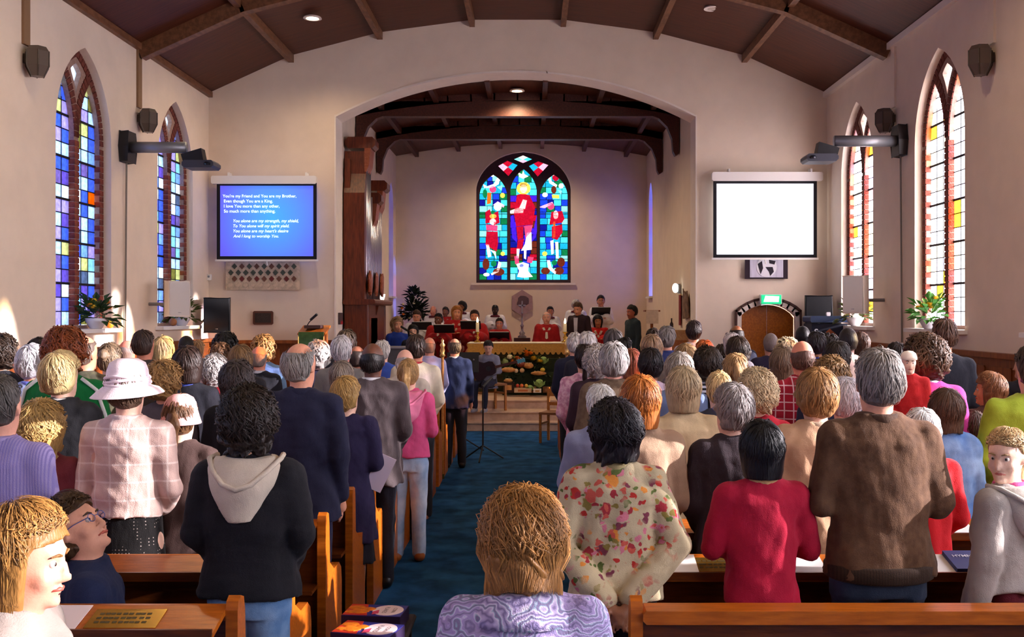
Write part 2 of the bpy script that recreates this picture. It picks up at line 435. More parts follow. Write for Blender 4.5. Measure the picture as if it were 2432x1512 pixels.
def nave_window(sgn, yc, fine):
    """sgn -1: left wall, +1: right wall. Local frame: x = outward depth, y = along the nave, z = up."""
    wn[0] += 1
    t = bpy.data.objects.new('window_%d' % wn[0], None); COL.objects.link(t); struct(t)
    t.location = (XL if sgn < 0 else XR, yc, 0)
    q = random.Random(100 + wn[0])
    lp = light_poly(); rp = [(-u, v) for u, v in reversed(lp)]; ep = eye_poly()
    outer = [(-WHW, WSILL)] + arc_pts(WHW, WSPR, WRISE) + [(WHW, WSILL)]
    # mortar core with the two lights and the eye cut out
    o = slab('mortar', [(u * .995, v) for u, v in outer], [lp, rp, ep], lambda u, v, d: (sgn * (WF + .012 + d), u, v), .10, M_mortar, 'part')
    del o['kind']; o.parent = t
    MB().box((sgn * .05, 0, WSILL - .02), (.34, 2 * WHW + .16, .05)).build('sill', M_white, t).location = (0, 0, 0)
    if fine:
        def put(key, d, m, u, v, ang):
            b = link('brick', brick_mesh(key, d, m), t)
            b.location = (sgn * (WF + .055), u, v); b.rotation_euler = (ang, 0, 0)
        nc = int((WSPR - WSILL - .05) / .0755)
        for i in range(nc):
            v = WSILL + .05 + (i + .5) * .0755
            for s in (-1, 1):
                put('j%d' % (i % 2), (.11, JB - .002 if i % 2 else JB + .006, .066), M_brick if (i + s) % 3 else M_brick2, s * (WHW - JB / 2), v, 0)
            put('m', (.11, 2 * LM + .004, .066), M_brick2 if i % 2 else M_brick, 0, v, 0)
        for cc, rr, tmx, key in ((LC, LR + JB / 2, math.acos(LC / (LR + JB / 2)), 'a'), (-(-LM - LR), LR + LM, math.acos((LM + LR + LC) / (2 * LR)) * 1.03, 'b')):
            k = int(rr * tmx / .0765)
            for i in range(k):
                a = tmx * (i + .5) / k
                for s in (-1, 1):
                    u = (cc - rr * math.cos(a)) * -s; v = WSPR + rr * math.sin(a)
                    put(key, (.11, JB if key == 'a' else 2 * LM * .98, .066), M_brick if i % 2 else M_brick2, u, v, s * a)
        cols, rows = 3, 18
        h = (WSPR + .75 - WSILL - .05) / rows
        lead = MB(); bars = MB()
        for poly, sd in ((lp, -1), (rp, 1)):
            u0 = min(p[0] for p in poly); u1 = max(p[0] for p in poly); w = (u1 - u0) / cols
            for r_ in range(rows):
                v0 = WSILL + .05 + r_ * h
                for c_ in range(cols):
                    g = .006
                    pp = poly
                    for ax, lim, sg in ((0, u0 + c_ * w + g, 1), (0, u0 + (c_ + 1) * w - g, -1), (1, v0 + g, 1), (1, v0 + h - g, -1)):
                        pp = clip(pp, ax, lim, sg)
                        if len(pp) < 3: break
                    if len(pp) < 3: continue
                    if sgn < 0:
                        key = q.choices(['pale', 'ice', 'sky', 'blue', 'violet', 'lilac', 'mauve', 'olive', 'lemon', 'aqua', 'slate'], [10, 12, 11, 11, 7, 10, 5, 6, 5, 5, 7])[0]
                        if (wn[0] == 1 and (r_, c_, sd) in ((10, 0, -1), (0, 2, 1))) or (wn[0] == 2 and (r_, c_, sd) == (9, 2, 1)): key = 'orange'
                        m_ = GL[key]
                    else:
                        key = q.choices(['pale', 'cream', 'lilac', 'amber', 'rose'], [30, 9, 8, 3, 2])[0]
                        m_ = WARM[key]
                    MB().prism(pp, 'x', sgn * WG - .003, sgn * WG + .003).build('pane', m_, t)
                if r_:
                    (bars if r_ % 3 == 0 else lead).box((sgn * WG, (u0 + u1) / 2, v0), (.03 if r_ % 3 == 0 else .014, u1 - u0, .028 if r_ % 3 == 0 else .012))
            for c_ in range(1, cols):
                lead.box((sgn * WG, u0 + c_ * w, (WSILL + WSPR + .45) / 2), (.014, .012, WSPR + .45 - WSILL))
        bars.build('saddle_bars', M_lead, t); lead.build('leading', M_lead, t)
    else:
        for poly in (lp, rp):
            MB().prism(poly, 'x', sgn * WG - .003, sgn * WG + .003).build('pane', GL['ice'] if sgn < 0 else WARM['pale'], t)
    MB().prism(ep, 'x', sgn * WG - .003, sgn * WG + .003).build('pane', GL['pale'] if sgn < 0 else WARM['pale'], t)
    return t
for sgn in (-1, 1):
    for i, y in enumerate(WYS):
        nave_window(sgn, y, i < 3)

# chancel side lancets
for x, s in ((CLX, -1), (CRX, 1)):
    wn[0] += 1
    t = bpy.data.objects.new('window_%d' % wn[0], None); COL.objects.link(t); struct(t); t.location = (x, 23.45, 0)
    po = [(-.35, 2.42)] + arc_pts(.35, 4.6, .5, 6) + [(.35, 2.42)]
    for k in range(5):
        pp = clip(clip(po, 1, 2.42 + k * .54, 1), 1, 2.42 + (k + 1) * .54, -1)
        if len(pp) > 2: MB().prism(pp, 'x', s * .25 - .004, s * .25 + .004).build('pane', GL['violet' if k % 2 else 'blue'], t)
    for k in range(1, 5): MB().box((s * .25, 0, 2.42 + k * .54), (.03, .7, .03)).build('saddle_bar', M_lead, t)
    MB().box((s * .02, 0, 2.39), (.2, .8, .04)).build('sill', M_white, t)

# ---------------------------------------------------------------- east window: stone tracery and cut glass pieces
wn[0] += 1
ew = bpy.data.objects.new('window_%d' % wn[0], None); COL.objects.link(ew); struct(ew)
ew.location = (EWX, YE + .14, 0)
M_stone = mat('dark_window_stone', '3a2430', .8, var=.15, vs=20)
eo = [(-EWW, EWS)] + flat_arch(EWW, EWSP, EWR) + [(EWW, EWS)]
def E(cx, cy):                                            # from the close look at the window to its own plane
    return ((cx - 605) / 965 * 2 * EWW, EWS + (1425 - cy) / (1425 - 75) * (EWSP + EWR - EWS))
def lite(x0, x1, zs, za):
    hw = (x1 - x0) / 2
    return [(x0, EWS + .07)] + [((x0 + x1) / 2 + u, v) for u, v in arc_pts(hw, zs, za - zs, 7)] + [(x1, EWS + .07)]
Ls = [lite(-EWW + .07, -.40, 4.85, 5.42), lite(-.33, .33, 4.95, 5.56), lite(.40, EWW - .07, 4.85, 5.42)]
T1 = [(E(345, 215)), (E(440, 160)), (E(545, 205)), (E(450, 320))]
T2 = [(E(660, 215)), (E(755, 165)), (E(860, 205)), (E(750, 325))]
T3 = [(E(505, 145)), (E(600, 105)), (E(695, 145)), (E(600, 185))]
o = slab('tracery', eo, Ls + [T1, T2, T3], lambda u, v, d: (u, d, v), .12, M_stone); del o['kind']; o.parent = ew
MB().box((0, -.10, EWS - .03), (2 * EWW + .22, .2, .05)).build('sill', M_soffit, ew)
EG = {k: glass_mat('cut_' + k, v, .12, .95) for k, v in dict(teal='1fa6c4', cyan='4fd0e0', blue='1f46c8', navy='141a8c', violet='4a22c0', ruby='b01030', rose='d84a78', pink='f0b0c8',
      white='fff6f0', gold='f2cf5a', green='127a4a', amber='c86a1e', brown='6b2a1c', mint='8fe0dc').items()}  # backlight is put into each piece as emission of its own colour
q = random.Random(5)
piece_n = 0
lead = MB()
for li, L in enumerate(Ls):
    x0 = min(p[0] for p in L); x1 = max(p[0] for p in L); z1 = max(p[1] for p in L); z0 = EWS + .07
    nr, ncol = 17, 4
    for r_ in range(nr):
        za = z0 + (z1 - z0) * r_ / nr; zb = z0 + (z1 - z0) * (r_ + 1) / nr
        cuts = sorted([x0, x1] + [x0 + (x1 - x0) * (k + q.uniform(-.22, .22)) / ncol for k in range(1, ncol)])
        for a, b in zip(cuts[:-1], cuts[1:]):
            pp = clip(clip(clip(clip(L, 0, a + .007, 1), 0, b - .007, -1), 1, za + .007, 1), 1, zb - .007, -1)
            if len(pp) < 3: continue
            fr = r_ / nr
            if li == 1 and .16 < fr < .72: key = q.choice(['ruby', 'violet', 'navy', 'violet', 'brown'])
            else: key = q.choices(['teal', 'cyan', 'blue', 'mint', 'navy', 'green'], [9, 7, 6, 3, 2, 2])[0]
            MB().prism(pp, 'y', .05, .058).build('glass_piece', EG[key], ew)
    lead.prism([(x0, z0), (x1, z0), (x1, z0 + .012), (x0, z0 + .012)], 'y', .045, .06)
    for fr in (.2, .41, .63):
        lead.box(((x0 + x1) / 2, .05, z0 + (z1 - z0) * fr), (x1 - x0, .02, .016))
lead.build('saddle_bars', M_lead, ew)
for L in Ls + [T1, T2, T3]:
    MB().prism(L, 'y', .062, .068).build('leading', M_lead, ew)  # solid dark backing plate, added to stop sky leaking between pieces
for T, keys in ((T1, ['pink', 'ruby', 'teal', 'ruby']), (T2, ['teal', 'ruby', 'pink', 'ruby']), (T3, ['mint', 'white', 'cyan', 'pink'])):
    c = (sum(p[0] for p in T) / 4, sum(p[1] for p in T) / 4)
    for i in range(4):
        MB().prism([c, T[i], ((T[i][0] + T[(i + 1) % 4][0]) / 2, (T[i][1] + T[(i + 1) % 4][1]) / 2)], 'y', .05, .058).build('glass_piece', EG[keys[i]], ew)
        MB().prism([c, ((T[i][0] + T[(i + 1) % 4][0]) / 2, (T[i][1] + T[(i + 1) % 4][1]) / 2), T[(i + 1) % 4]], 'y', .05, .058).build('glass_piece', EG[keys[(i + 1) % 4]], ew)
def ell(cx, cy, rx, ry, n=12, a0=0., a1=2 * PI):
    return [(cx + rx * math.cos(a0 + (a1 - a0) * k / n), cy + ry * math.sin(a0 + (a1 - a0) * k / n)) for k in range(n)]
FIG = [  # figures in cut glass, drawn in the close look's own pixels
 ('ruby', [(540, 510), (600, 500), (600, 830), (530, 840), (505, 700)]), ('ruby', [(600, 500), (665, 515), (725, 640), (700, 820), (600, 830)]),
 ('ruby', [(530, 845), (605, 835), (600, 960), (545, 980)]), ('rose', [(610, 835), (700, 825), (680, 900), (625, 960)]), ('ruby', [(545, 985), (610, 965), (590, 1070), (535, 1080)]),
 ('white', [(600, 560), (640, 570), (620, 660), (560, 650)]), ('white', [(460, 680), (570, 640), (610, 660), (600, 700), (470, 705)]),
 ('white', [(640, 905), (685, 900), (690, 1080), (580, 1090), (620, 1020)]), ('violet', [(470, 740), (500, 720), (525, 860), (540, 1010), (490, 960)]),
 ('violet', [(740, 720), (710, 860), (690, 1000), (730, 950), (750, 850)]), ('gold', ell(605, 445, 72, 66)), ('white', ell(605, 450, 36, 46)), ('brown', ell(605, 412, 40, 20)),
 ('white', [(550, 280), (590, 300), (600, 260), (615, 300), (655, 320), (600, 345), (560, 325)]),
 ('white', [(530, 1230), (600, 1210), (660, 1230), (650, 1300), (700, 1360), (610, 1370), (540, 1360), (560, 1300)]), ('rose', [(510, 1150), (550, 1140), (560, 1220), (520, 1230)]), ('rose', [(650, 1150), (710, 1160), (690, 1220), (640, 1210)]),
 ('white', [(535, 1070), (565, 1070), (555, 1170), (535, 1170)]), ('white', [(610, 1080), (635, 1080), (630, 1180), (610, 1170)]), ('blue', ell(585, 1245, 22, 18)),
 ('ruby', [(215, 690), (260, 660), (300, 790), (215, 810)]), ('ruby', [(300, 700), (345, 680), (360, 800), (300, 830)]), ('rose', [(220, 820), (340, 830), (335, 890), (225, 880)]),
 ('ruby', [(225, 890), (340, 895), (345, 1010), (330, 1100), (215, 1030)]), ('white', ell(290, 790, 34, 32)), ('gold', ell(292, 735, 36, 24)), ('green', ell(292, 695, 26, 20)), ('white', ell(340, 635, 40, 42)), ('pink', [(290, 620), (340, 580), (410, 620), (400, 645), (350, 610)]),
 ('white', [(220, 1020), (250, 1030), (275, 1150), (240, 1160)]), ('white', [(260, 1080), (320, 1100), (325, 1180), (300, 1120)]),
 ('white', [(190, 400), (230, 425), (300, 400), (340, 330), (365, 340), (350, 400), (290, 440), (200, 440)]), ('white', ell(285, 300, 22, 26)), ('rose', ell(290, 455, 36, 34)), ('amber', [(235, 490), (275, 490), (270, 600), (230, 610)]), ('green', ell(210, 500, 24, 46)), ('gold', ell(390, 518, 24, 26)), ('mint', [(330, 430), (390, 410), (380, 470)]),
 ('brown', ell(220, 1230, 36, 60)), ('brown', ell(350, 1310, 60, 40)), ('white', [(270, 1330), (330, 1290), (350, 1200), (378, 1220), (350, 1310), (280, 1345)]), ('white', ell(225, 1338, 32, 18)), ('green', ell(300, 1225, 30, 32)), ('gold', ell(392, 1122, 22, 22)),
 ('ruby', [(890, 690), (1000, 680), (1025, 760), (1000, 800), (870, 820)]), ('ruby', [(895, 840), (1000, 820), (1005, 900), (950, 980), (895, 960)]), ('white', ell(935, 720, 26, 45)), ('amber', [(910, 790), (930, 790), (930, 950), (905, 960)]), ('rose', ell(885, 630, 36, 36)), ('pink', [(765, 640), (810, 620), (900, 585), (910, 605), (820, 650)]), ('white', [(880, 990), (910, 980), (915, 1120), (890, 1130)]), ('white', [(930, 1000), (960, 1000), (965, 1170), (940, 1170)]),
 ('white', [(850, 320), (875, 310), (890, 370), (950, 410), (940, 435), (870, 390)]), ('white', ell(905, 290, 22, 28)), ('ruby', ell(935, 330, 34, 40)), ('green', ell(990, 365, 28, 30)), ('white', ell(990, 420, 26, 26)), ('brown', ell(915, 460, 28, 40)), ('gold', [(895, 510), (970, 515), (970, 550), (900, 545)]), ('white', ell(825, 512, 28, 24)), ('mint', [(950, 460), (1000, 470), (990, 510)]),
 ('brown', ell(990, 1210, 40, 50)), ('brown', ell(830, 1300, 46, 36)), ('brown', ell(970, 1300, 50, 40)), ('white', [(845, 1190), (875, 1190), (890, 1260), (940, 1310), (930, 1335), (860, 1280)]), ('green', ell(920, 1215, 28, 28)), ('gold', ell(822, 1122, 26, 24)),
]
for key, pts in FIG:
    if pts[0][1] == pts[-1][1] and False: continue
    MB().prism([E(*p) for p in pts], 'y', .028, .046).build('glass_piece', EG[key], ew)
# ================================================================ furnishings
PX = lambda px, D: (px - CX) * D / F
PZ = lambda py, D: H + (CY - py) * D / F

# ---------------------------------------------------------------- screens on the arch wall
def screen(label, cx0, cx1, cy0, cy1, fx0, fx1, fy0, fy1, canvas_m, D=16.62):
    cxm = PX((fx0 + fx1) / 2, D)
    t = thing('projection_screen', label, 'screen', (cxm, D, PZ(fy1, D)), group='projection screens beside the arch')
    X = lambda p: PX(p, D) - cxm
    Z = lambda p: PZ(p, D) - PZ(fy1, D)
    MB().bevbox((X((cx0 + cx1) / 2), 0, (Z(cy0) + Z(cy1)) / 2), (X(cx1) - X(cx0), .1, Z(cy0) - Z(cy1)), .02).build('case', M_white, t)
    for p in (.16, .9):
        MB().box((X(cx0 + (cx1 - cx0) * p), .06, Z(cy0) + .03), (.03, .14, .06)).build('bracket', M_white, t)
    b = .055
    fr = MB()
    w, h = X(fx1) - X(fx0), Z(fy0)
    for c, d in (((0, 0, b / 2), (w, .012, b)), ((0, 0, h - b / 2), (w, .012, b)), ((-w / 2 + b / 2, 0, h / 2), (b, .012, h - 2 * b)), ((w / 2 - b / 2, 0, h / 2), (b, .012, h - 2 * b))):
        fr.box(c, d)
    fr.build('border', mat('screen_black_border', '101018', .8), t)
    MB().box((0, .004, h / 2), (w - 2 * b + .004, .006, h - 2 * b + .004)).build('canvas', canvas_m, t)
    MB().box((0, 0, -.015), (w + .05, .03, .032)).build('bottom_bar', M_white, t)
    MB().tube([(0, 0, -.03), (.01, 0, -.1)], .012, 6).build('pull_cord', M_white, t)
    return t, X, Z

def projected(name, c0, c1, strength):
    m = bpy.data.materials.new(name); m.use_nodes = True; nt = m.node_tree; b = nt.nodes['Principled BSDF']
    tc = nt.nodes.new('ShaderNodeTexCoord'); g = nt.nodes.new('ShaderNodeTexGradient'); g.gradient_type = 'SPHERICAL'
    mp = nt.nodes.new('ShaderNodeMapping'); mp.inputs['Location'].default_value = (-.1, 0, -.66); mp.inputs['Scale'].default_value = (1.05, 1.05, .95)
    r = nt.nodes.new('ShaderNodeValToRGB'); r.color_ramp.elements[0].color = (*lin(c0), 1); r.color_ramp.elements[1].color = (*lin(c1), 1)
    nt.links.new(tc.outputs['Object'], mp.inputs[0]); nt.links.new(mp.outputs[0], g.inputs[0]); nt.links.new(g.outputs['Fac'], r.inputs[0])
    nt.links.new(r.outputs[0], b.inputs['Base Color']); nt.links.new(r.outputs[0], b.inputs['Emission Color'])
    b.inputs['Emission Strength'].default_value = strength; b.inputs['Roughness'].default_value = .8
    return m
t, X, Z = screen('lowered white screen with blue projected hymn words, above the quilted hanging', 503, 752, 418, 437, 515, 752, 433, 616, projected('blue_projection', '5a58e0', '3fa0e8', .62))
M_letters = mat('projected_white_letters', 'e8fbff', .8, emit=.75)
for i, (x0, x1, yb, s, sh) in enumerate(((529, 704, 469, "You're my Friend and You are my Brother,", 0), (532, 648, 481, 'Even though You are a King.', 0), (532, 664, 493, 'I love You more than any other,', 0), (532, 654, 505, 'So much more than anything.', 0),
        (554, 709, 528, 'You alone are my strength, my shield,', .25), (554, 687, 540, 'To You alone will my spirit yield.', .25), (554, 685, 552, "You alone are my heart's desire", .25), (554, 662, 564, 'And I long to worship You.', .25))):
    me, hh = text_mesh('lettering', s, M_letters, width=X(x1) - X(x0), shear=sh, offset=.012)
    o = tag(link('lettering', me, t), kind='stuff'); o.location = (X(x0), -.006, Z(yb) - .015)
t, X, Z = screen('lowered white screen washed out by daylight, above the globe picture', 1690, 1953, 409, 430, 1694, 1940, 428, 612, projected('pale_projection', 'e6e8f6', 'f6fafc', .75))  # daylight wash-out is put into the pale glowing canvas colour
M_faint = mat('faint_projected_letters', 'ffffff', .8, emit=1.0)
for x0, x1, yb, s in ((1709, 1745, 460, "You're my"), (1711, 1738, 472, 'Even'), (1711, 1752, 484, 'I love You'), (1712, 1745, 496, 'So much')):
    me, hh = text_mesh('lettering', s, M_faint, width=X(x1) - X(x0), offset=.01)
    tag(link('lettering', me, t), kind='stuff').location = (X(x0), -.006, Z(yb) - .015)

# ---------------------------------------------------------------- projectors on wall arms
def projector(label, sgn, y, z, xend):
    xw = XL if sgn < 0 else XR
    t = thing('wall_projector', label, 'projector', (xw - sgn * .01, y, z), group='short-throw projectors on wall arms')
    d = -sgn
    MB().prism([(-.13, -.2), (.13, -.2), (.16, 0), (.13, .2), (-.13, .2), (-.16, 0)], 'x', 0, d * .11).build('wall_plate', M_black, t, smooth=False, bevel=.01)
    L = abs(xend - xw)
    mb = MB().tube([(d * .08, 0, 0), (d * L, 0, 0)], .075, 10); mb.build('arm', M_grey, t, smooth=True)
    MB().prism([(d * (L - .05), -.1), (d * (L + .22), -.02), (d * (L + .26), -.22), (d * (L - .02), -.2)], 'y', -.08, .08).build('tilt_head', M_black, t)
    MB().bevbox((d * (L + .2), 0, -.24), (.42, .32, .1), .03).build('body', mat('projector_grey', '3b3d48', .4), t)
    MB().lathe([(.04, -.02), (.045, 0), (.03, .02)], (d * (L + .33), -.17, -.24), 12).build('lens', mat('lens_glass', '20242e', .1), t)
    MB().tube([(d * .03, .02, -.2), (d * .012, .02, -z + 1.62)], .012, 6).build('cable', mat('grey_cable', '7d756c', .7), t)
projector('black projector on a grey arm from the wall beside the blue-paned windows', -1, 13.3, PZ(350, 13.3), -4.66)
projector('dark projector on a pale arm from the wall beside the sunlit windows', 1, 13.3, PZ(335, 13.3), 4.03)

# ---------------------------------------------------------------- hexagonal wall uplighters with trunking
M_lamp = mat('dark_lantern_metal', '4c4238', .5, .3, var=.2, vs=20)
M_lampglass = mat('smoked_lantern_panel', '5d5148', .3)
for sgn, y, z, lab in ((-1, 13.81, 4.69, 'dark hexagonal wall lantern between the two blue-paned windows'), (-1, 10.73, 4.73, 'large dark hexagonal wall lantern before the tall blue-paned window'),
                       (1, 13.65, 4.66, 'dark hexagonal wall lantern above the projector on the sunlit wall'), (1, 10.72, 4.74, 'dark hexagonal wall lantern beyond the tall sunlit window')):
    xw = XL if sgn < 0 else XR
    t = thing('wall_lantern', lab, 'wall lamp', (xw - sgn * .14, y, z), group='hexagonal wall lanterns')
    hexa = [(.125 * math.cos(PI / 3 * k), .125 * math.sin(PI / 3 * k)) for k in range(6)]
    v = [(a * .75, b * .75, .15) for a, b in hexa] + [(a, b, .10) for a, b in hexa] + [(a, b, -.06) for a, b in hexa] + [(a * .55, b * .55, -.17) for a, b in hexa]
    f = [tuple(range(6)), tuple(range(23, 17, -1))]
    for r_ in range(3): f += [(r_ * 6 + k, r_ * 6 + (k + 1) % 6, r_ * 6 + 6 + (k + 1) % 6, r_ * 6 + 6 + k) for k in range(6)]
    o = link('shade', mesh_from('shade', v, f, M_lampglass), t)
    rb = MB()
    for k in range(6): rb.tube([(hexa[k][0], hexa[k][1], .10), (hexa[k][0], hexa[k][1], -.06), (hexa[k][0] * .55, hexa[k][1] * .55, -.17)], .009, 5)
    rb.build('ribs', M_lamp, t)
    MB().box((sgn * .09, 0, .02), (.1, .08, .1)).build('wall_mount', M_lamp, t)
    if sgn < 0: MB().box((sgn * .125, 0, .17 + (5.68 - z - .17) / 2), (.03, .13, 5.68 - z - .17)).build('trunking', mat('brown_trunking', '8a6a4c', .6), t)
    else: MB().box((sgn * .125, 0, .17 + (5.68 - z - .17) / 2), (.03, .13, 5.68 - z - .17)).build('trunking', M_plaster, t)

# ---------------------------------------------------------------- loudspeakers
def speaker(label, c, rz, d, m_body, m_front, wall):
    t = thing('loudspeaker', label, 'loudspeaker', c, rz)
    x, y, z = d
    pr = [(-x / 2, -y / 2), (x / 2, -y / 2), (x / 2, y * .15), (x * .28, y / 2), (-x * .28, y / 2), (-x / 2, y * .15)]
    MB().prism(pr, 'z', 0, z).build('cabinet', m_body, t, bevel=.012)
    MB().bevbox((0, -y / 2 - .006, z * .5), (x * .92, .014, z * .94), .015).build('grille', m_front, t)
    MB().lathe([(.02, 0), (.02, .006), (.001, .007)], (0, -y / 2 - .014, z * .1), 10).build('badge', M_grey, t)
    p = Matrix.Rotation(-rz, 4, 'Z') @ (Vector(wall) - Vector(c))
    MB().tube([(0, y * .3, z * .35), (p.x, p.y, z * .35)], .025, 8).build('bracket', M_grey, t)
    return t
M_wspk = mat('white_speaker_paint', 'e4dccf', .5); M_wgr = mat('white_grille', 'd6d2cc', .7, bump=.3, bs=500)
speaker('white wall loudspeaker hiding the foot of the farther blue-paned window', (XL + .42, 14.1, PZ(751, 14.1)), math.radians(38), (.3, .3, .50), M_wspk, M_wgr, (XL, 14.2, 2.3))
speaker('white wall loudspeaker hiding the foot of the farther sunlit window', (XR - .42, 13.95, PZ(743, 13.95)), math.radians(-38), (.3, .3, .52), M_wspk, M_wgr, (XR, 14.05, 2.3))
speaker('black loudspeaker tilted on a bracket in the corner by the quilted hanging', (PX(516, 16.2), 16.2, PZ(789, 16.2)), math.radians(14), (.40, .34, .56), M_black, M_grille, (XL, 16.55, 1.9))
speaker('black loudspeaker in the corner beside the arched wooden door', (PX(1944, 16.2), 16.2, PZ(775, 16.2)), math.radians(-14), (.42, .34, .50), M_black, M_grille, (XR, 16.55, 2.0))

# ---------------------------------------------------------------- wall hangings, plaques, signs
D = 16.74
t = thing('quilted_hanging', 'cream quilted wall hanging with dark diamonds below the blue screen', 'wall hanging', (PX(624, D), D, PZ(688, D)))
w, h = 1.24, .48
MB().bevbox((0, 0, h / 2), (w, .03, h), .015).build('cloth', mat('quilt_cream', 'cdb79c', .9, var=.2, vs=14, bump=.4, bs=60), t)
dia = {k: mesh_from('diamond', *[(lambda b: (b.v, b.f))(MB().prism([(-.045, 0), (0, -.05), (.045, 0), (0, .05)], 'y', -.03, -.012))][0], mat('quilt_' + k, c, .9, bump=.4, bs=80)) for k, c in (('brown', '6e4a3a'), ('green', '4d5344'), ('maroon', '6b2d28'), ('cream', 'e0d2ba'))}
for r_ in range(4):
    for c_ in range(9):
        if (r_, c_) in ((3, 4), (3, 5)): pass
        k = ['cream', 'maroon', 'green', 'brown'][r_] if c_ % 2 else ['cream', 'brown', 'green', 'green'][r_]
        o = link('diamond', dia[k], t); o.location = (-w / 2 + .12 + c_ * .125 + (.06 if r_ % 2 else 0) - .03, 0, .08 + r_ * .105)
t = thing('memorial_plaque', 'small dark framed plaque on the wall below the quilted hanging', 'plaque', (PX(625, D), D, PZ(770, D)))
MB().bevbox((0, 0, .11), (.34, .03, .23), .02).build('frame', mat('plaque_frame', '5d3728', .5), t)
MB().box((0, -.018, .11), (.27, .01, .16)).build('plate', mat('plaque_plate', '3d3630', .4, .4, var=.2, vs=60), t)
t = thing('wall_sensor', 'small white box fixed on the wall corner beside the blue screen', 'sensor', (PX(497, D), D, PZ(665, D)))
MB().bevbox((0, 0, .05), (.07, .05, .1), .01).build('housing', M_white, t); MB().ball((0, -.03, .06), .018).build('lens', M_grey, t)
t = thing('fire_alarm_box', 'narrow dark panel with a red foot on the chancel arch jamb', 'wall box', (CLX + .026, YA + .28, PZ(770, YA + .28)))
MB().box((.02, 0, .1), (.04, .2, .2)).build('panel', mat('alarm_panel', '4a3a3c', .4), t); MB().box((.022, 0, .03), (.045, .18, .05)).build('red_strip', mat('alarm_red', 'a01824', .5), t)
t = thing('globe_picture', 'dark-sided picture of a globe hanging below the washed-out screen', 'picture', (PX(1820, D), D, PZ(662, D)))
MB().box((0, 0, .17), (.72, .02, .34)).build('backing', mat('globe_dark_cloth', '30222c', .9), t)
MB().box((0, -.013, .18), (.56, .008, .31)).build('sheet', mat('globe_pale_cloth', 'c9c4d4', .9, var=.12, vs=30, stretch=(1, 1, .1)), t)
MB().prism([p for p in [(.17 * math.cos(a), .2 + .17 * math.sin(a)) for a in [2 * PI * k / 28 for k in range(28)]] if p[1] < .341], 'y', -.024, -.018).build('globe', mat('globe_white', 'e6e4ea', .8), t)
for pts in ([(-.15, .25), (-.08, .3), (-.06, .18), (-.1, .08)], [(-.02, .2), (.1, .2), (.12, .12), (.06, .05), (.04, .12)], [(.04, .32), (.15, .3), (.13, .24), (.05, .26)]):
    MB().prism(pts, 'y', -.03, -.024).build('continent', mat('globe_land', '2b2530', .9), t)
t = thing('exit_sign', 'lit green and white exit sign above the arched wooden door', 'sign', (PX(1829, D), D - .04, PZ(722, D)))
MB().bevbox((0, 0, .08), (.36, .08, .17), .01).build('housing', mat('sign_housing', 'e8efe8', .5), t)
MB().box((0, -.045, .08), (.33, .01, .15)).build('face', mat('sign_green', '14b878', .5, emit=.9), t)
MB().prism([(-.13, .04), (.12, .035), (.13, .13), (-.1, .14)], 'y', -.056, -.050).build('arrow_panel', mat('sign_white', 'f4fff8', .5, emit=1.6), t)
# arched door
t = bpy.data.objects.new('door_1', None); COL.objects.link(t); struct(t); t.location = ((DX0 + DX1) / 2, YA, 0)
xm = (DX0 + DX1) / 2
for s in (-1, 1):
    pts = [(x - xm, z) for x, z in dtop if (x - xm) * s >= -1e-6]
    x_in, x_out = s * .002, s * ((DX1 - DX0) / 2 - .015)
    pts = [(max(min(x, max(x_in, x_out)), min(x_in, x_out)), z - .015) for x, z in pts]
    poly = [(x_in, .02)] + (pts if s > 0 else list(reversed(pts))) + [(x_out, .02)]
    MB().prism(poly, 'y', .10, .15).build('door_leaf', M_oak, t)
    for k in (0, 1):
        MB().bevbox((s * (DX1 - DX0) * .25, .095, .5 + k * .85), ((DX1 - DX0) * .34, .02, .7), .02).build('door_panel', M_oak, t)
MB().ball((.07, .06, 1.02), .03).build('door_knob', M_brass, t)
trim(ring([(DX0 - .09, 0)] + [((x - xm) * 1.13 + xm, z + .07) for x, z in dtop] + [(DX1 + .09, 0)], .08, YA - .03, YA + .03), M_soffit)
trim(ring([(DX0 - .12, 0)] + [((x - xm) * 1.19 + xm, z + .11) for x, z in dtop] + [(DX1 + .12, 0)], .035, YA - .05, YA), mat('dark_hood_mould', '4a2c24', .6))

# ---------------------------------------------------------------- plants
M_leaf = mat('dark_leaf', '2c4a22', .6, var=.4, vs=25); M_leaf2 = mat('olive_leaf', '55602a', .6, var=.4, vs=25); M_bright = mat('fresh_leaf', '4f8f3a', .6, var=.3, vs=25)
def leaves(mb, c, r, n, L, q, up=0.):
    for i in range(n):
        a = q.uniform(0, 2 * PI); e = q.uniform(-.5 + up, 1.2); rr = r * q.uniform(.2, 1)
        d = Vector((math.cos(a) * math.cos(e), math.sin(a) * math.cos(e), math.sin(e)))
        p = Vector(c) + Vector((d.x * rr, d.y * rr, d.z * rr)); s = d.cross(Vector((0, 0, 1))).normalized() * L * q.uniform(.18, .3); l = L * q.uniform(.6, 1.2)
        n_ = s.cross(d).normalized() * L * .12
        mb.add([p, p + d * l * .5 + s + n_, p + d * l - n_, p + d * l * .5 - s + n_], [(0, 1, 2, 3)])
def flower(mb, c, r, q, petals=9):
    for ring_ in range(3):
        for k in range(petals):
            a = 2 * PI * (k + ring_ * .4) / petals; e = .15 + ring_ * .45
            d = Vector((math.cos(a) * math.cos(e), math.sin(a) * math.cos(e), math.sin(e))) * r
            s = Vector((-math.sin(a), math.cos(a), 0)) * r * .28
            mb.add([Vector(c), Vector(c) + d * .6 + s, Vector(c) + d, Vector(c) + d * .6 - s], [(0, 1, 2, 3)])
M_orange = mat('orange_petal', 'e88a1e', .6, var=.25, vs=40); M_yellow = mat('yellow_petal', 'e9c23a', .6, var=.2, vs=40); M_cream_p = mat('cream_petal', 'f0e2b8', .6)
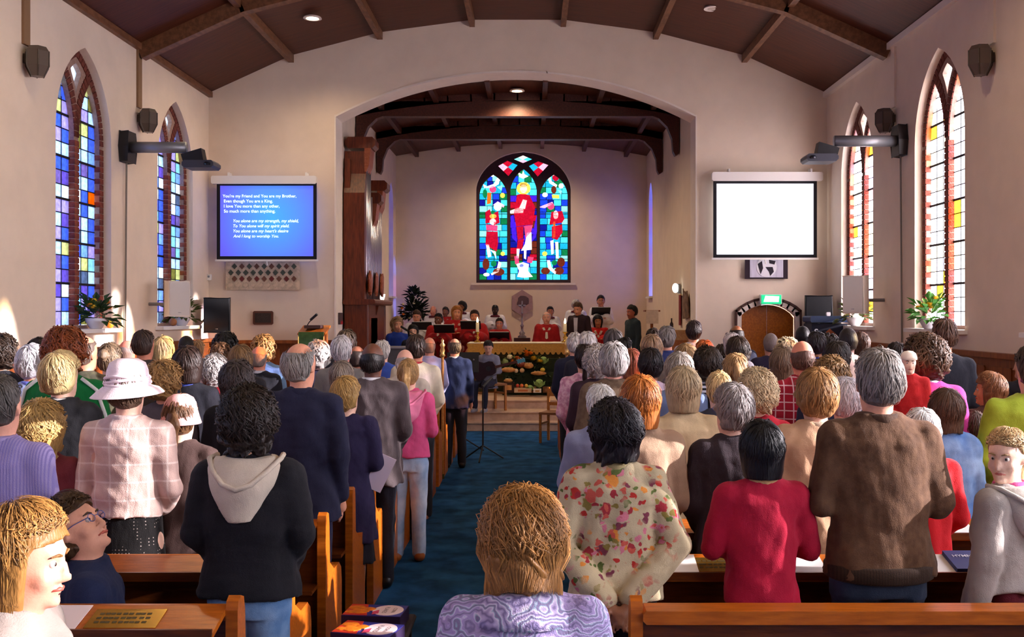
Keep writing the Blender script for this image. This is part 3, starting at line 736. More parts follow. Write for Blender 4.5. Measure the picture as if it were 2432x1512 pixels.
def sill_pot(label, x, y, sgn, leafm, seed, m_fl, nfl):
    q = random.Random(seed)
    t = thing('flower_bowl', label, 'flower arrangement', (x, y, WSILL + .006))
    MB().lathe([(.06, 0), (.075, .01), (.12, .09), (.135, .13), (.12, .13), (.1, .09), (.02, .05)], (0, 0, 0), 16).build('bowl', mat('white_china', 'f2f0f0', .25), t, smooth=True)
    mb = MB(); leaves(mb, (0, 0, .16), .22, 90, .16, q, .1); tag(mb.build('foliage', leafm, t), kind='stuff')
    for k in range(nfl):
        mb = MB(); a = q.uniform(0, 6.28); flower(mb, (q.uniform(-.1, .1), q.uniform(-.2, .2), .22 + q.uniform(0, .16)), .055, q); mb.build('flower', m_fl if k % 3 else M_yellow, t)
    return t
sill_pot('white bowl of dark foliage and orange flowers on the nearer blue window sill', XL + .06, 12.35, -1, M_leaf, 1, M_orange, 9)
sill_pot('white bowl of mixed foliage on the farther blue window sill', XL + .06, 15.35, -1, M_leaf2, 2, M_orange, 6)
sill_pot('bowl of yellow lilies and fresh green leaves on the nearer sunlit sill', XR - .06, 12.3, 1, M_bright, 3, M_yellow, 11)
sill_pot('white dish of cream flowers on the farther sunlit window sill', XR - .06, 15.15, 1, M_leaf2, 4, M_cream_p, 8)
t = thing('gourd', 'small orange gourd beside the white bowl on the blue window sill', 'gourd', (XL + .06, 12.75, WSILL + .006))
MB().ball((0, 0, .05), (.05, .05, .05), 12, 8).build('body', M_orange, t, smooth=True); MB().tube([(0, 0, .09), (.01, 0, .13)], [.016, .008], 6).build('stem', M_leaf2, t)
t = thing('gourd', 'brown round gourd on the sill of the farther blue window', 'gourd', (XL + .05, 15.0, WSILL + .006))
MB().ball((0, 0, .06), (.06, .06, .06), 12, 8).build('body', mat('brown_gourd', '9a6238', .5), t, smooth=True); MB().tube([(0, 0, .11), (.01, 0, .15)], [.016, .008], 6).build('stem', M_leaf2, t)

# ---------------------------------------------------------------- lecterns
D = 15.9
t = thing('lectern', 'green-covered lectern with a gooseneck microphone in front of the wall', 'lectern', (PX(746, D), D, 0))
zt = PZ(783, D)
MB().box((0, .1, zt / 2 - .02), (.34, .3, zt - .04)).build('stand', M_wains, t)
MB().prism([(-.2, zt - .08), (.22, zt + .04), (.22, zt + .07), (-.2, zt - .05)], 'x', -.22, .22).build('book_board', M_oak, t)
MB().box((0, -.21, zt - .28), (.40, .015, .5)).build('cloth_fall', mat('green_cloth', '34502c', .95, var=.2, vs=20), t)
mb = MB()
for k in range(2): mb.tube([(-.2 + .4 * k, -.222, zt - .1), (-.2 + .4 * k, -.222, zt - .52)], .008, 5)
mb.build('braid', M_gold, t)
MB().bevbox((0, -.02, zt + .05), (.26, .24, .05), .01).build('open_book', mat('dark_book', '3a2620', .6), t)
MB().tube([(-.1, -.1, zt + .05), (-.05, -.14, zt + .12), (.03, -.18, zt + .2)], .008, 6).build('gooseneck', M_black, t)
MB().tube([(-.02, -.16, zt + .16), (.09, -.2, zt + .25)], .022, 8).build('microphone', M_black, t)
D = 15.72
t = thing('pulpit', 'dark blue draped pulpit with silver letters beside the black speaker', 'pulpit', (PX(1962, D), D, 0))
zt = PZ(750, D)
MB().prism([(-.28, -.18), (.28, -.18), (.3, .2), (-.3, .2)], 'z', 0, zt - .12).build('body', mat('navy_pulpit', '131a33', .6), t)
MB().bevbox((0, 0, zt - .05), (.62, .46, .1), .02).build('book_board', mat('pulpit_blue_top', '20355e', .5), t)
MB().prism([(-.12, .9), (.12, .9), (.12, zt - .3), (0, zt - .2), (-.12, zt - .3)], 'y', -.20, -.185).build('fall', mat('orange_wood_panel', 'a85a34', .6), t)
for x_, ch, z_ in ((-.24, 'S', zt - .30), (-.24, 'T', zt - .44), (.2, 'S', zt - .30)):
    me, hh = text_mesh('lettering', ch, mat('silver_letters', 'c8ccd8', .4), height=.10, offset=.01)
    tag(link('lettering', me, t), kind='stuff').location = (x_, -.2, z_)
MB().bevbox((.02, -.05, zt + .03), (.06, .05, .06), .01).build('small_clock', M_white, t)

# ---------------------------------------------------------------- organ in the chancel
oy0, oy1, ox = 17.35, 19.35, -2.98
t = thing('pipe_organ', 'tall carved mahogany organ case with silver pipes against the chancel wall', 'organ', ((CLX + ox) / 2 + .01, (oy0 + oy1) / 2 + .12, .45))
cxo, cyo = t.location[0], t.location[1]
hw, hl = (ox - CLX) / 2 - .01, (oy1 - oy0) / 2
zb = PZ(722, oy0) - .45
MB().box((0.035, 0, zb / 2), (2 * hw + .04, 2 * hl, zb)).build('base_case', M_organ, t, bevel=.01)
MB().bevbox((0.10, 0, zb + .04), (2 * hw + .2, 2 * hl + .14, .1), .03).build('cornice', M_organ, t)
z_sh = PZ(455, oy0) - .45
MB().prism([(-hl, zb), (-hl + .02, z_sh), (-hl + .14, z_sh + .35), (-hl + .14, z_sh + .75), (-hl + .2, z_sh + .75), (-hl + .2, zb)], 'x', -hw, hw).build('side_panel', M_organ, t)
MB().box((-hw + .06, 0, (zb + z_sh) / 2 + .3), (.1, 2 * hl - .1, z_sh - zb + .6)).build('back_board', M_organ, t)
for k, (yy, zt_, wd) in enumerate(((-hl + .32, z_sh + 1.0, .42), (0.0, z_sh + .1, .34), (hl - .25, z_sh + .42, .42))):
    MB().bevbox((.09, yy, zt_ - .1), (2 * hw + .16, wd, .2), .05).build('tower_cornice', M_organ, t)
    MB().prism([(hw - .02, zt_ - .2), (hw + .09, zt_ - .2), (hw + .06, zt_ - .5), (hw + .01, zt_ - .62), (hw - .02, zt_ - .62)], 'y', yy - wd / 2, yy + wd / 2).build('carved_shade', mat('organ_carving', '8a4426', .45, bump=.8, bs=24), t)
M_pipe = mat('silver_pipe', 'a9a4b4', .28, .85, var=.15, vs=6, stretch=(1, 1, .1))
for k in range(11):
    yy = -hl + .24 + k * (2 * hl - .4) / 10
    top = z_sh + (.75 if k < 3 else .0 if k < 8 else .2) - .02 * (k % 3)
    r = .055
    MB().lathe([(.012, zb + .1), (r, zb + .42), (r, top), (r * .8, top)], (hw - .03, yy, 0), 12).build('pipe', M_pipe, t, smooth=True)
for k in range(3):
    yy = -hl + .3 + k * (hl - .3)
    MB().ball((hw + .05, yy, zb + .38), (.04, .16, .22), 10, 7, .2, k).build('carving', mat('organ_carving', '8a4426', .45, bump=.8, bs=24), t)
MB().bevbox((hw + .045, -hl * .25, zb * .52), (.02, .7, zb * .7), .02).build('door_panel', wood_mat('organ_panel', 'a4561e', '8a4216', .3, 3), t)
for yy in (-hl + .05, hl - .05):
    MB().tube([(hw + .05, yy, 0), (hw + .05, yy, zb)], .035, 8).build('pilaster', M_organ, t)
MB().prism([(hw - .02, zb - .02), (hw + .1, zb - .02), (hw + .03, zb - .3), (hw - .02, zb - .45)], 'y', -.05, .05).build('bracket', M_organ, t)

# ---------------------------------------------------------------- east end: hexagonal plaque, credence table, cross
D = 24.26
t = thing('hexagonal_plaque', 'faded pink hexagonal plaque with a dark emblem on the east wall', 'plaque', (PX(1240, D), D, PZ(750, D)))
hx = [(.29 * math.sin(PI / 3 * k), .32 + .32 * math.cos(PI / 3 * k)) for k in range(6)]
MB().prism(hx, 'y', -.03, 0).build('board', mat('plaque_pink', 'a4848a', .8, var=.12, vs=10), t)
MB().ball((.03, -.035, .36), (.15, .012, .13), 10, 6, .25, 4).build('emblem', mat('plaque_emblem', '5b4650', .8), t)
D = 22.0
t = thing('credence_table', 'low dark table behind the altar carrying the silver cross', 'table', (PX(1240, D), D, .652))
zt = PZ(802, D) - .652
MB().box((0, 0, zt - .09), (.36, .3, .18)).build('table_top', mat('dark_red_wood', '3c1620', .5), t)
for sx in (-.15, .15):
    for sy in (-.12, .12): MB().box((sx, sy, (zt - .18) / 2), (.04, .04, zt - .18)).build('leg', mat('dark_red_wood', '3c1620', .5), t)
t = thing('altar_cross', 'silver standing cross with a knopped stem behind the altar', 'cross', (PX(1240, D), D, PZ(801, D)))
M_silver = mat('dull_silver', '9c96a4', .3, .85)
MB().lathe([(.09, 0), (.1, .02), (.05, .06), (.07, .1), (.03, .14), (.025, .22), (.045, .26), (.02, .3), (.016, .52), (.03, .54), (.01, .56)], (0, 0, 0), 14).build('stem', M_silver, t, smooth=True)
MB().box((0, 0, .68), (.03, .02, .26)).box((0, 0, .71), (.17, .02, .03)).build('cross_piece', M_silver, t)

# tall pedestal arrangement on the left
D = 23.5
q = random.Random(9)
t = thing('pedestal_arrangement', 'tall pedestal of dark foliage with a few pale flowers by the east wall', 'flower arrangement', (PX(986, D), D, .65))
zt = PZ(775, D) - .65
MB().lathe([(.16, 0), (.16, .03), (.04, .07), (.035, zt - .1), (.14, zt), (.14, zt + .08)], (0, 0, 0), 12).build('pedestal', M_darkbeam, t)
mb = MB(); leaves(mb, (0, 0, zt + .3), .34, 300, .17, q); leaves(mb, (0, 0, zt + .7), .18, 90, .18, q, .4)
tag(mb.build('foliage', mat('deep_green_leaf', '1d2a1c', .6, var=.4, vs=20), t), kind='stuff')  # very dark green leaf colour
for k in range(7):
    mb = MB(); flower(mb, (q.uniform(-.3, .3), -.3, zt + q.uniform(.1, .6)), .06, q); mb.build('flower', M_cream_p if k % 2 else M_orange, t)
t = thing('wall_sconce', 'small lit white wall light beside the foliage pedestal', 'wall lamp', (CLX + .02, 21.3, PZ(716, 21.3)))
MB().box((.02, 0, .08), (.04, .1, .16)).build('back_plate', M_black, t); MB().lathe([(.03, 0), (.06, .1), (.065, .14)], (.1, 0, .02), 10).build('shade', mat('lit_shade', 'fff6e6', .5, emit=2.0), t)

# right side of the chancel: banner pole, lamp, hanging, white lectern cloth, cupboard
D = 20.0
xr = CRX
t = thing('chancel_wall_lamp', 'glowing white crescent wall light above the red banner', 'wall lamp', (xr - .02, 18.6, PZ(694, 18.6)))
MB().box((-.02, 0, .07), (.04, .12, .18)).build('back_plate', M_grey, t); MB().ball((-.09, -.03, .08), (.06, .05, .09), 10, 8).build('shade', mat('lit_shade_bright', 'f6fff4', .5, emit=3.0), t)
t = thing('red_banner', 'narrow dark red banner hanging on the chancel side wall', 'banner', (xr - .03, 18.55, PZ(772, 18.55)))
MB().box((0, 0, .28), (.012, .22, .56)).build('cloth', mat('banner_red', '7c1c20', .9, var=.2, vs=12), t); MB().tube([(0, -.14, .57), (0, .14, .57)], .012, 6).build('rod', M_gold, t)
t = thing('tapestry', 'small brown tapestry of trees on the chancel side wall', 'wall hanging', (xr - .03, 17.75, PZ(757, 17.75)))
MB().prism([(-.36, .02), (.32, 0), (.33, .55), (.22, .46), (.1, .5), (-.02, .42), (-.12, .5), (-.2, .40), (-.3, .22)], 'x', -.02, .0).build('cloth', mat('tapestry_brown', '8a6a52', .95, col2='4e3a30', vs=9), t)
D = 19.6
t = thing('reading_stand', 'reading stand under a pale cloth at the side of the chancel', 'lectern', (PX(1548, D), D, .45))
zt = PZ(738, D) - .45
MB().tube([(0, 0, 0), (0, 0, zt - .05)], .03, 8).build('post', M_wains, t); MB().lathe([(.2, 0), (.2, .03), (.03, .06)], (0, 0, 0), 12).build('foot', M_wains, t)
MB().box((0, 0, zt - .0), (.3, .3, .03)).build('board', M_wains, t); MB().box((-.01, -.16, zt - .12), (.24, .012, .26)).build('cloth', mat('pale_linen', 'dcc8ba', .9, var=.08, vs=20), t)
D = 17.6
t = thing('side_cupboard', 'small pale wooden cupboard standing at the chancel wall', 'cupboard', (PX(1605, D), D, .30))
zt = PZ(788, D) - .3
MB().box((0, 0, zt / 2), (.42, .4, zt)).build('body', wood_mat('pale_cupboard', 'c99a62', 'b5834c', .5), t); MB().bevbox((0, 0, zt + .015), (.46, .44, .04), .01).build('top', wood_mat('pale_cupboard', 'c99a62', 'b5834c', .5), t)
MB().bevbox((0, -.205, zt * .6), (.33, .02, zt * .6), .01).build('door', M_oak, t); MB().ball((.12, -.225, zt * .62), .014).build('knob', M_brass, t)
t = thing('bottle', 'small dark bottle standing on the pale cupboard', 'bottle', (PX(1595, D), D, PZ(787, D) + .036))
MB().lathe([(.03, 0), (.032, .01), (.032, .1), (.012, .14), (.012, .18)], (0, 0, 0), 12).build('body', mat('bottle_dark', '2a1a18', .2), t, smooth=True); MB().lathe([(.014, .175), (.014, .2)], (0, 0, 0), 10).build('cap', M_black, t)

# downlights in the ceilings, plus added fill spots
M_bulb = mat('lit_downlight', 'ffe2b4', .5, emit=14.)
for x, y, z, lab, e, lit in ((-3.36, 15.08, 6.51, 'lit recessed downlight in the boarded ceiling near the arch wall', 120, 1), (2.7, 14.97, 6.62, 'unlit recessed downlight in the boarded nave ceiling', 0, 0), (-.31, 18.3, 6.13, 'lit recessed downlight in the red-brown chancel ceiling', 110, 1)):
    t = thing('downlight', lab, 'ceiling light', (x, y, z - .03))
    MB().lathe([(.13, .02), (.14, 0), (.1, -.005), (.09, .02)], (0, 0, 0), 18).build('rim', M_soffit, t)
    MB().lathe([(.085, .004), (.06, -.004), (.001, -.008)], (0, 0, .0), 14).build('bulb', M_bulb if lit else mat('unlit_bulb', 'c8b8a8', .3), t)
for x, y, z, e in ((-3.36, 15.08, 6.4, 110), (2.7, 9.0, 6.5, 110), (-3.36, 9.0, 6.4, 110), (2.7, 3.5, 6.5, 110), (-3.36, 3.5, 6.4, 110), (-.31, 18.3, 6.02, 190), (-.31, 22.6, 6.0, 190)):  # spots at the lit fixtures, and added warm fill spots without fixtures
    l = bpy.data.lights.new('downlight_fill_lamp', 'SPOT'); l.energy = e; l.color = (1, .74, .45); l.spot_size = math.radians(150); l.spot_blend = .8; l.shadow_soft_size = .08
    o = bpy.data.objects.new('downlight_fill_lamp', l); COL.objects.link(o); o.location = (x, y, z)

# ---------------------------------------------------------------- altar and harvest display
D = 19.56
ax0, ax1 = PX(1112, D), PX(1372, D); axm = (ax0 + ax1) / 2; aw = ax1 - ax0; za = PZ(815, D)
t = thing('altar', 'wooden altar with a cream cloth and gold scalloped frontal', 'altar', (axm, D + .4, .45))
ah = za - .45
MB().box((0, 0, ah / 2 - .03), (aw, .78, ah - .06)).build('body', M_oak, t)
MB().bevbox((0, 0, ah - .03), (aw + .06, .86, .06), .012).build('table_top', M_oak, t)
MB().box((0, -.02, ah + .006), (aw + .02, .84, .012)).build('cloth', mat('altar_linen', 'efe2cc', .9), t)
MB().box((0, -.395, ah * .45), (aw * .97, .012, ah * .86)).build('frontal', mat('olive_frontal', '4a3c1a', .9, col2='2e2a12', vs=8), t)
sc = MB().box((0, -.43, ah - .09), (aw + .02, .012, .17)); sc.build('superfrontal', mat('gold_cloth', 'c08a3c', .8, var=.15, vs=30), t)
ns = 20; me = None
for k in range(ns):
    b = MB().prism([(.04 * math.cos(a), .045 * math.sin(a)) for a in [PI + PI * j / 8 for j in range(9)]], 'y', -.436, -.424)
    if me is None: me = mesh_from('scallop', b.v, b.f, mat('gold_cloth', 'c08a3c'))
    link('scallop', me, t).location = (-aw / 2 + (k + .5) * aw / ns, 0, ah - .175)
for x in (.72,):
    MB().box((x, -.405, ah * .5), (.025, .01, .42)).box((x, -.405, ah * .58), (.14, .01, .025)).build('cross_emblem', M_gold, t)
MB().box((-aw / 2 - .012, 0, ah * .5), (.02, .6, ah * .7)).build('end_panel', M_oak, t)
def candle(label, px, ytop, D2, sc_):
    t = thing('candlestick', label, 'candlestick', (PX(px, D2), D2, za + .013))
    hC = PZ(ytop, D2) - za
    MB().lathe([(.07, 0), (.075, .015), (.03, .04), (.025, .07), (.045, .1), (.02, .13), (.02, .17), (.05, .2), (.05, .21)], (0, 0, 0), 14).build('stem', M_brass, t, smooth=True)
    MB().lathe([(.032, .21), (.032, hC - .05), (.026, hC - .04)], (0, 0, 0), 12).build('candle', mat('ivory_wax', 'f3dcae', .5, emit=.12), t, smooth=True)
    MB().lathe([(.004, hC - .05), (.022, hC - .02), (.016, hC + .02), (.002, hC + .07)], (0, 0, 0), 8).build('flame', mat('candle_flame', 'ffd890', .5, emit=9.), t, smooth=True)
candle('brass candlestick with a lit candle on the altar end near the guitarist', 1134, 762, D + .2, 1)
candle('brass candlestick with a lit candle on the altar beside the dark-jacketed man', 1342, 765, D + .2, 1)

q = random.Random(21)
def D_(px): return PX(px, 19.1)
def prod(name, label, cat, px, py, fn, D2=19.15, group='harvest produce before the altar'):
    t = thing(name, label, cat, (PX(px, D2), D2, PZ(py, D2)), group=group); fn(t); return t
yb = 931
M_pump = mat('pumpkin_skin', 'd9782a', .5, var=.2, vs=12); M_bread = mat('bread_crust', 'c88a4c', .8, var=.3, vs=12, bump=.3, bs=30); M_cabb = mat('cabbage_leaf', '8fae62', .6, var=.3, vs=14, bump=.4, bs=18); M_card = mat('box_card', '9a6a44', .85); M_onion = mat('onion_skin', 'd8a878', .5)
def pumpkin(r, m=None):
    def fn(t):
        v = MB(); n, mm = 20, 8
        P = []
        for i in range(mm + 1):
            th = PI * i / mm
            P.append([(r * math.sin(th) * math.cos(2 * PI * k / n) * (1 - .08 * abs(math.cos(2.5 * 2 * PI * k / n))), r * math.sin(th) * math.sin(2 * PI * k / n) * (1 - .08 * abs(math.cos(2.5 * 2 * PI * k / n))), r * .8 - r * .8 * math.cos(th)) for k in range(n)])
        v.add([p for row in P for p in row], [(i * n + k, i * n + (k + 1) % n, (i + 1) * n + (k + 1) % n, (i + 1) * n + k) for i in range(mm) for k in range(n)])
        v.build('skin', m or M_pump, t, smooth=True); MB().tube([(0, 0, r * 1.5), (.01, 0, r * 1.9)], [.022, .014], 6).build('stem', M_leaf2, t)
    return fn
def loaf(L, r):
    def fn(t):
        MB().ball((0, 0, r * .8), (L / 2, r * 1.1, r * .8), 14, 8, .03, 3).build('crust', M_bread, t, smooth=True)
        for k in range(3): MB().box((-L * .2 + L * .2 * k, 0, r * 1.56), (.015, r * 1.3, .012), (0, 0, .5)).build('score', M_cream_p, t)
    return fn
def cabbage(r):
    def fn(t):
        MB().ball((0, 0, r * .9), r * .8, 12, 8, .06, 2).build('heart', M_cabb, t, smooth=True)
        for k in range(6):
            a = k * 1.05; c, s_ = math.cos(a), math.sin(a)
            MB().add([(0, 0, .0), (c * r - s_ * r * .6, s_ * r + c * r * .6, r * .7), (c * r * 1.1, s_ * r * 1.1, r * 1.4), (c * r + s_ * r * .6, s_ * r - c * r * .6, r * .7)], [(0, 1, 2, 3)]).build('leaf', M_cabb, t)
    return fn
def crate(w, h, m, fill):
    def fn(t):
        b = MB(); d = .2
        for c_, dd in (((0, -d / 2, h / 2), (w, .015, h)), ((0, d / 2, h / 2), (w, .015, h)), ((-w / 2, 0, h / 2), (.015, d, h)), ((w / 2, 0, h / 2), (.015, d, h)), ((0, 0, .01), (w, d, .02))): b.box(c_, dd)
        b.build('box', m, t); MB().box((0, -d / 2 - .009, h * .5), (w * .6, .004, h * .5)).build('label_panel', fill, t)
    return fn
def flowers(r, m, n=5, leafm=None):
    def fn(t):
        k_ = random.Random(int(r * 1000) + n)
        for k in range(n):
            b = MB(); flower(b, (k_.uniform(-r, r), -.05 + k_.uniform(-.04, .04), k_.uniform(0, r)), .075, k_, 11); b.build('bloom', m, t)
        b = MB(); leaves(b, (0, .05, 0), r * 1.3, 40, .1, k_); tag(b.build('foliage', leafm or M_leaf, t), kind='stuff')
    return fn
def ball_item(r, m, nm='flesh'):
    def fn(t):
        MB().ball((0, 0, r), r, 12, 8, .02, 1).build(nm, m, t, smooth=True); MB().tube([(0, 0, 1.9 * r), (.004, 0, 2.3 * r)], [.008, .004], 5).build('stalk', M_leaf2, t)
    return fn
# stepped green-covered stand that carries the produce
t = thing('display_stand', 'stepped green-covered stand holding the harvest before the altar', 'stand', (PX(1268, 19.3), 19.32, .45))
for i, (y_, h_) in enumerate(((-.3, .16), (-.12, .42), (.06, .68))):
    MB().box((0, y_ + .05, h_ / 2), (1.2, .22 if i < 2 else .2, h_)).build('step', mat('dark_green_baize', '26301a', .95, var=.3, vs=10), t)
for args in (('flower_bunch', 'bunch of orange chrysanthemums at the top of the harvest stand', 'flowers', 1256, 846, flowers(.09, M_orange, 6), 19.22),
             ('flower_bunch', 'bunch of amber chrysanthemums beside the guitar neck', 'flowers', 1224, 862, flowers(.1, mat('amber_petal', 'd0762a', .6, var=.2, vs=30), 6, M_leaf2), 19.2),
             ('flower_bunch', 'bunch of golden chrysanthemums next to the fresh greens', 'flowers', 1274, 864, flowers(.1, M_yellow, 7, M_leaf2), 19.2),
             ('pumpkin', 'pale cream pumpkin at the upper left of the harvest stand', 'pumpkin', 1211, 853, pumpkin(.06, mat('cream_skin', 'd9cca0', .6)), 19.25),
             ('squash', 'green squash beside the seated guitarist', 'squash', 1199, 866, pumpkin(.075, mat('green_skin', '7c8a4e', .5, var=.3, vs=14)), 19.2),
             ('cabbage', 'dark green cabbage high on the right of the harvest stand', 'cabbage', 1291, 865, cabbage(.09), 19.2),
             ('bread_loaf', 'round golden bread loaf in the middle of the harvest', 'bread', 1255, 875, loaf(.2, .07), 19.1),
             ('bread_loaf', 'long brown bread loaf on the lower left step', 'bread', 1208, 884, loaf(.3, .06), 19.0),
             ('bread_loaf', 'long pale bread loaf on the lower right step', 'bread', 1279, 891, loaf(.3, .05), 19.0),
             ('pumpkin', 'large dark orange-brown pumpkin on the harvest stand', 'pumpkin', 1237, 873, pumpkin(.085, mat('dark_pumpkin', '8a3a1c', .5)), 19.1),  # skin is a dark orange-brown
             ('onion', 'brown onion resting beside the round loaf', 'onion', 1240, 885, ball_item(.045, M_onion), 19.0),
             ('onion', 'pale onion between the two long loaves', 'onion', 1226, 885, ball_item(.04, mat('pale_onion', 'e6c8a4', .5)), 19.0),
             ('squash', 'yellow squash at the right edge of the harvest', 'squash', 1289, 883, pumpkin(.05, mat('yellow_skin', 'cfb23c', .5)), 19.0),
             ('crate', 'dark woven crate at the floor left of the harvest', 'crate', 1208, yb, crate(.2, .19, mat('dark_basket', '3a2216', .9, bump=.5, bs=60), M_bread), 18.75),
             ('bread_loaf', 'flat loaf lying in the dark woven crate', 'bread', 1207, 909, loaf(.17, .05), 18.75),
             ('apple_box', 'shallow pale card tray on the floor before the harvest', 'box', 1242, yb, crate(.31, .08, mat('pale_card', 'd6b48c', .8), mat('tray_print', 'c0703c', .8)), 18.7),
             ('tomato', 'red tomato on the pale card tray', 'tomato', 1229, 920, ball_item(.035, mat('tomato_red', 'c83a20', .35)), 18.7),
             ('apple', 'orange-red apple on the pale card tray', 'apple', 1239, 920, ball_item(.036, mat('apple_orange', 'dc7030', .35)), 18.7),
             ('apple', 'yellow apple at the end of the pale card tray', 'apple', 1250, 920, ball_item(.034, mat('apple_yellow', 'e2b24a', .35)), 18.7),
             ('cabbage', 'fresh green cabbage on the floor at the right of the harvest', 'cabbage', 1281, 921, cabbage(.10), 18.75),
             ('cauliflower', 'white cauliflower next to the fresh green cabbage', 'cauliflower', 1259, 930, cabbage(.075), 18.72),
             ('carton', 'small white carton lying before the green cabbage', 'box', 1276, yb, crate(.13, .06, mat('white_card', 'e8dcc8', .7), mat('carton_print', 'b8884c', .7)), 18.55),
             ('carton', 'small brown carton under the fresh green cabbage', 'box', 1265, yb, crate(.12, .1, M_card, mat('carton_dark', '5a2c1c', .7)), 18.85),
             ('crate', 'brown carton at the foot of the gold cross emblem', 'crate', 1300, yb, crate(.16, .1, mat('brown_carton', '7c522e', .8), M_card), 18.85)):
    prod(*args[:7], D2=args[6] if len(args) > 6 else 19.15) if False else prod(args[0], args[1], args[2], args[3], args[4], args[5], args[6])
tg = mesh_from('x', [], [])
b = MB(); k_ = random.Random(3)
for i in range(9): leaves(b, (PX(1195 + i * 13, 19.2), 19.22, PZ(870 + (i % 3) * 18, 19.2)), .12, 26, .12, k_)
o = b.build('greenery', mat('harvest_green', '30401e', .7, col2='1c2612', vs=8)); tag(o, 'dense dark greenery tucked behind the harvest produce', 'greenery', kind='stuff')

# ---------------------------------------------------------------- music stand, chairs, keyboard, churchwarden staves
M_chair = wood_mat('chair_beech', 'b0702e', '945a22', .4, 4)
def chair(label, loc, rz):
    t = thing('chair', label, 'chair', loc, rz)
    for sx in (-.19, .19):
        MB().box((sx, .18, .23), (.035, .035, .46)).build('leg', M_chair, t); MB().box((sx, -.2, .42), (.035, .04, .84)).build('back_post', M_chair, t)
        MB().box((sx, 0, .3), (.025, .36, .03)).build('side_rail', M_chair, t)
    MB().bevbox((0, 0, .46), (.42, .42, .035), .01).build('seat', mat('chair_seat', '8a5a34', .7), t)
    MB().bevbox((0, -.2, .76), (.36, .02, .12), .01).build('backrest', M_chair, t); MB().box((0, -.2, .58), (.36, .018, .05)).build('back_rail', M_chair, t)
chair('beech chair under the guitarist on the chancel step', (PX(1166, 17.5), 17.55, .301), math.radians(-150))
chair('empty beech chair standing on the carpet beside the blue bag', (PX(1320, 15.5), 15.5, 0), math.radians(160))
def tripod(t, r, z):
    for k in range(3):
        a = k * 2.094 + .4; MB().tube([(0, 0, z), (r * math.cos(a), r * math.sin(a), .012)], .011, 6).build('leg', M_black, t)
D = 14.35
t = thing('music_stand', 'black tripod music stand on the blue carpet before the guitarist', 'music stand', (PX(1099, D), D, 0))
tripod(t, .32, .22); MB().tube([(0, 0, .2), (0, 0, 1.2)], .013, 8).build('pole', M_black, t)
ds = MB().box((0, 0, 1.3), (.46, .02, .3), (-.35, 0, 0)).build('desk', M_black, t)
for k in range(5): MB().ball((-.16 + .08 * k, -.03, 1.34), .012).build('desk_hole', M_grey, t)
t = thing('microphone_stand', 'thin black microphone stand beside the navy-suited man', 'microphone stand', (PX(1147, 13.6), 13.6, 0))
tripod(t, .3, .2); MB().tube([(0, 0, .2), (0, 0, 1.0)], .011, 8).build('pole', M_black, t); MB().tube([(0, 0, 1.0), (.12, .1, 1.12)], .02, 8).build('microphone', M_black, t)
D = 17.95
t = thing('electric_piano', 'grey upright electric piano before the singer in blue', 'piano', (PX(952, D), D, .45))
zt = PZ(826, D) - .45
MB().box((0, 0, zt / 2), (.8, .4, zt)).build('case', mat('piano_grey', '4c4c54', .5), t); MB().bevbox((0, 0, zt + .015), (.84, .46, .03), .01).build('lid', mat('piano_lid', '8c8c98', .4), t)
MB().box((0, .28, zt * .72), (.76, .18, .05)).build('key_bed', M_black, t); MB().box((0, .3, zt * .72 + .03), (.72, .12, .012)).build('keyboard', M_paper, t)
t = thing('boom_microphone', 'black microphone on a boom stand in front of the singer in blue', 'microphone stand', (PX(1000, 18.6), 18.6, .45))
MB().lathe([(.13, 0), (.13, .02), (.02, .03)], (0, 0, 0), 14).build('base', M_black, t); z1 = PZ(800, 18.6) - .45
MB().tube([(0, 0, .02), (0, 0, z1)], .011, 8).build('pole', M_black, t); MB().tube([(.06, 0, z1 - .04), (-.27, 0, z1 + .13)], .009, 6).build('boom', M_black, t); MB().tube([(-.25, 0, z1 + .12), (-.38, 0, z1 + .2)], .022, 8).build('microphone', M_black, t)

def staff(label, px, ytop, D2, xoff=0):
    t = thing('churchwarden_staff', label, 'staff', (PX(px, D2), D2, 0))
    z = PZ(ytop, D2)
    MB().tube([(0, 0, .05), (0, 0, z - .2)], .016, 8).build('pole', wood_mat('staff_wood', 'c98c4a', 'a86c30', .35, 3), t)
    MB().lathe([(.016, z - .22), (.035, z - .2), (.02, z - .17), (.03, z - .14), (.02, z - .1), (.034, z - .07), (.012, z - .04), (.02, z - .02), (.002, z + .01)], (0, 0, 0), 10).build('finial', M_gold, t, smooth=True)
    MB().lathe([(.022, 0), (.022, .06)], (0, 0, 0), 8).build('ferrule', M_brass, t)
staff('slim gilt-topped staff fixed to the left pew ends beside the navy-suited man', 1051, 805, 12.05)
staff('slim gilt-topped staff fixed to the right pew ends beside the aisle', 1346, 801, 12.05)

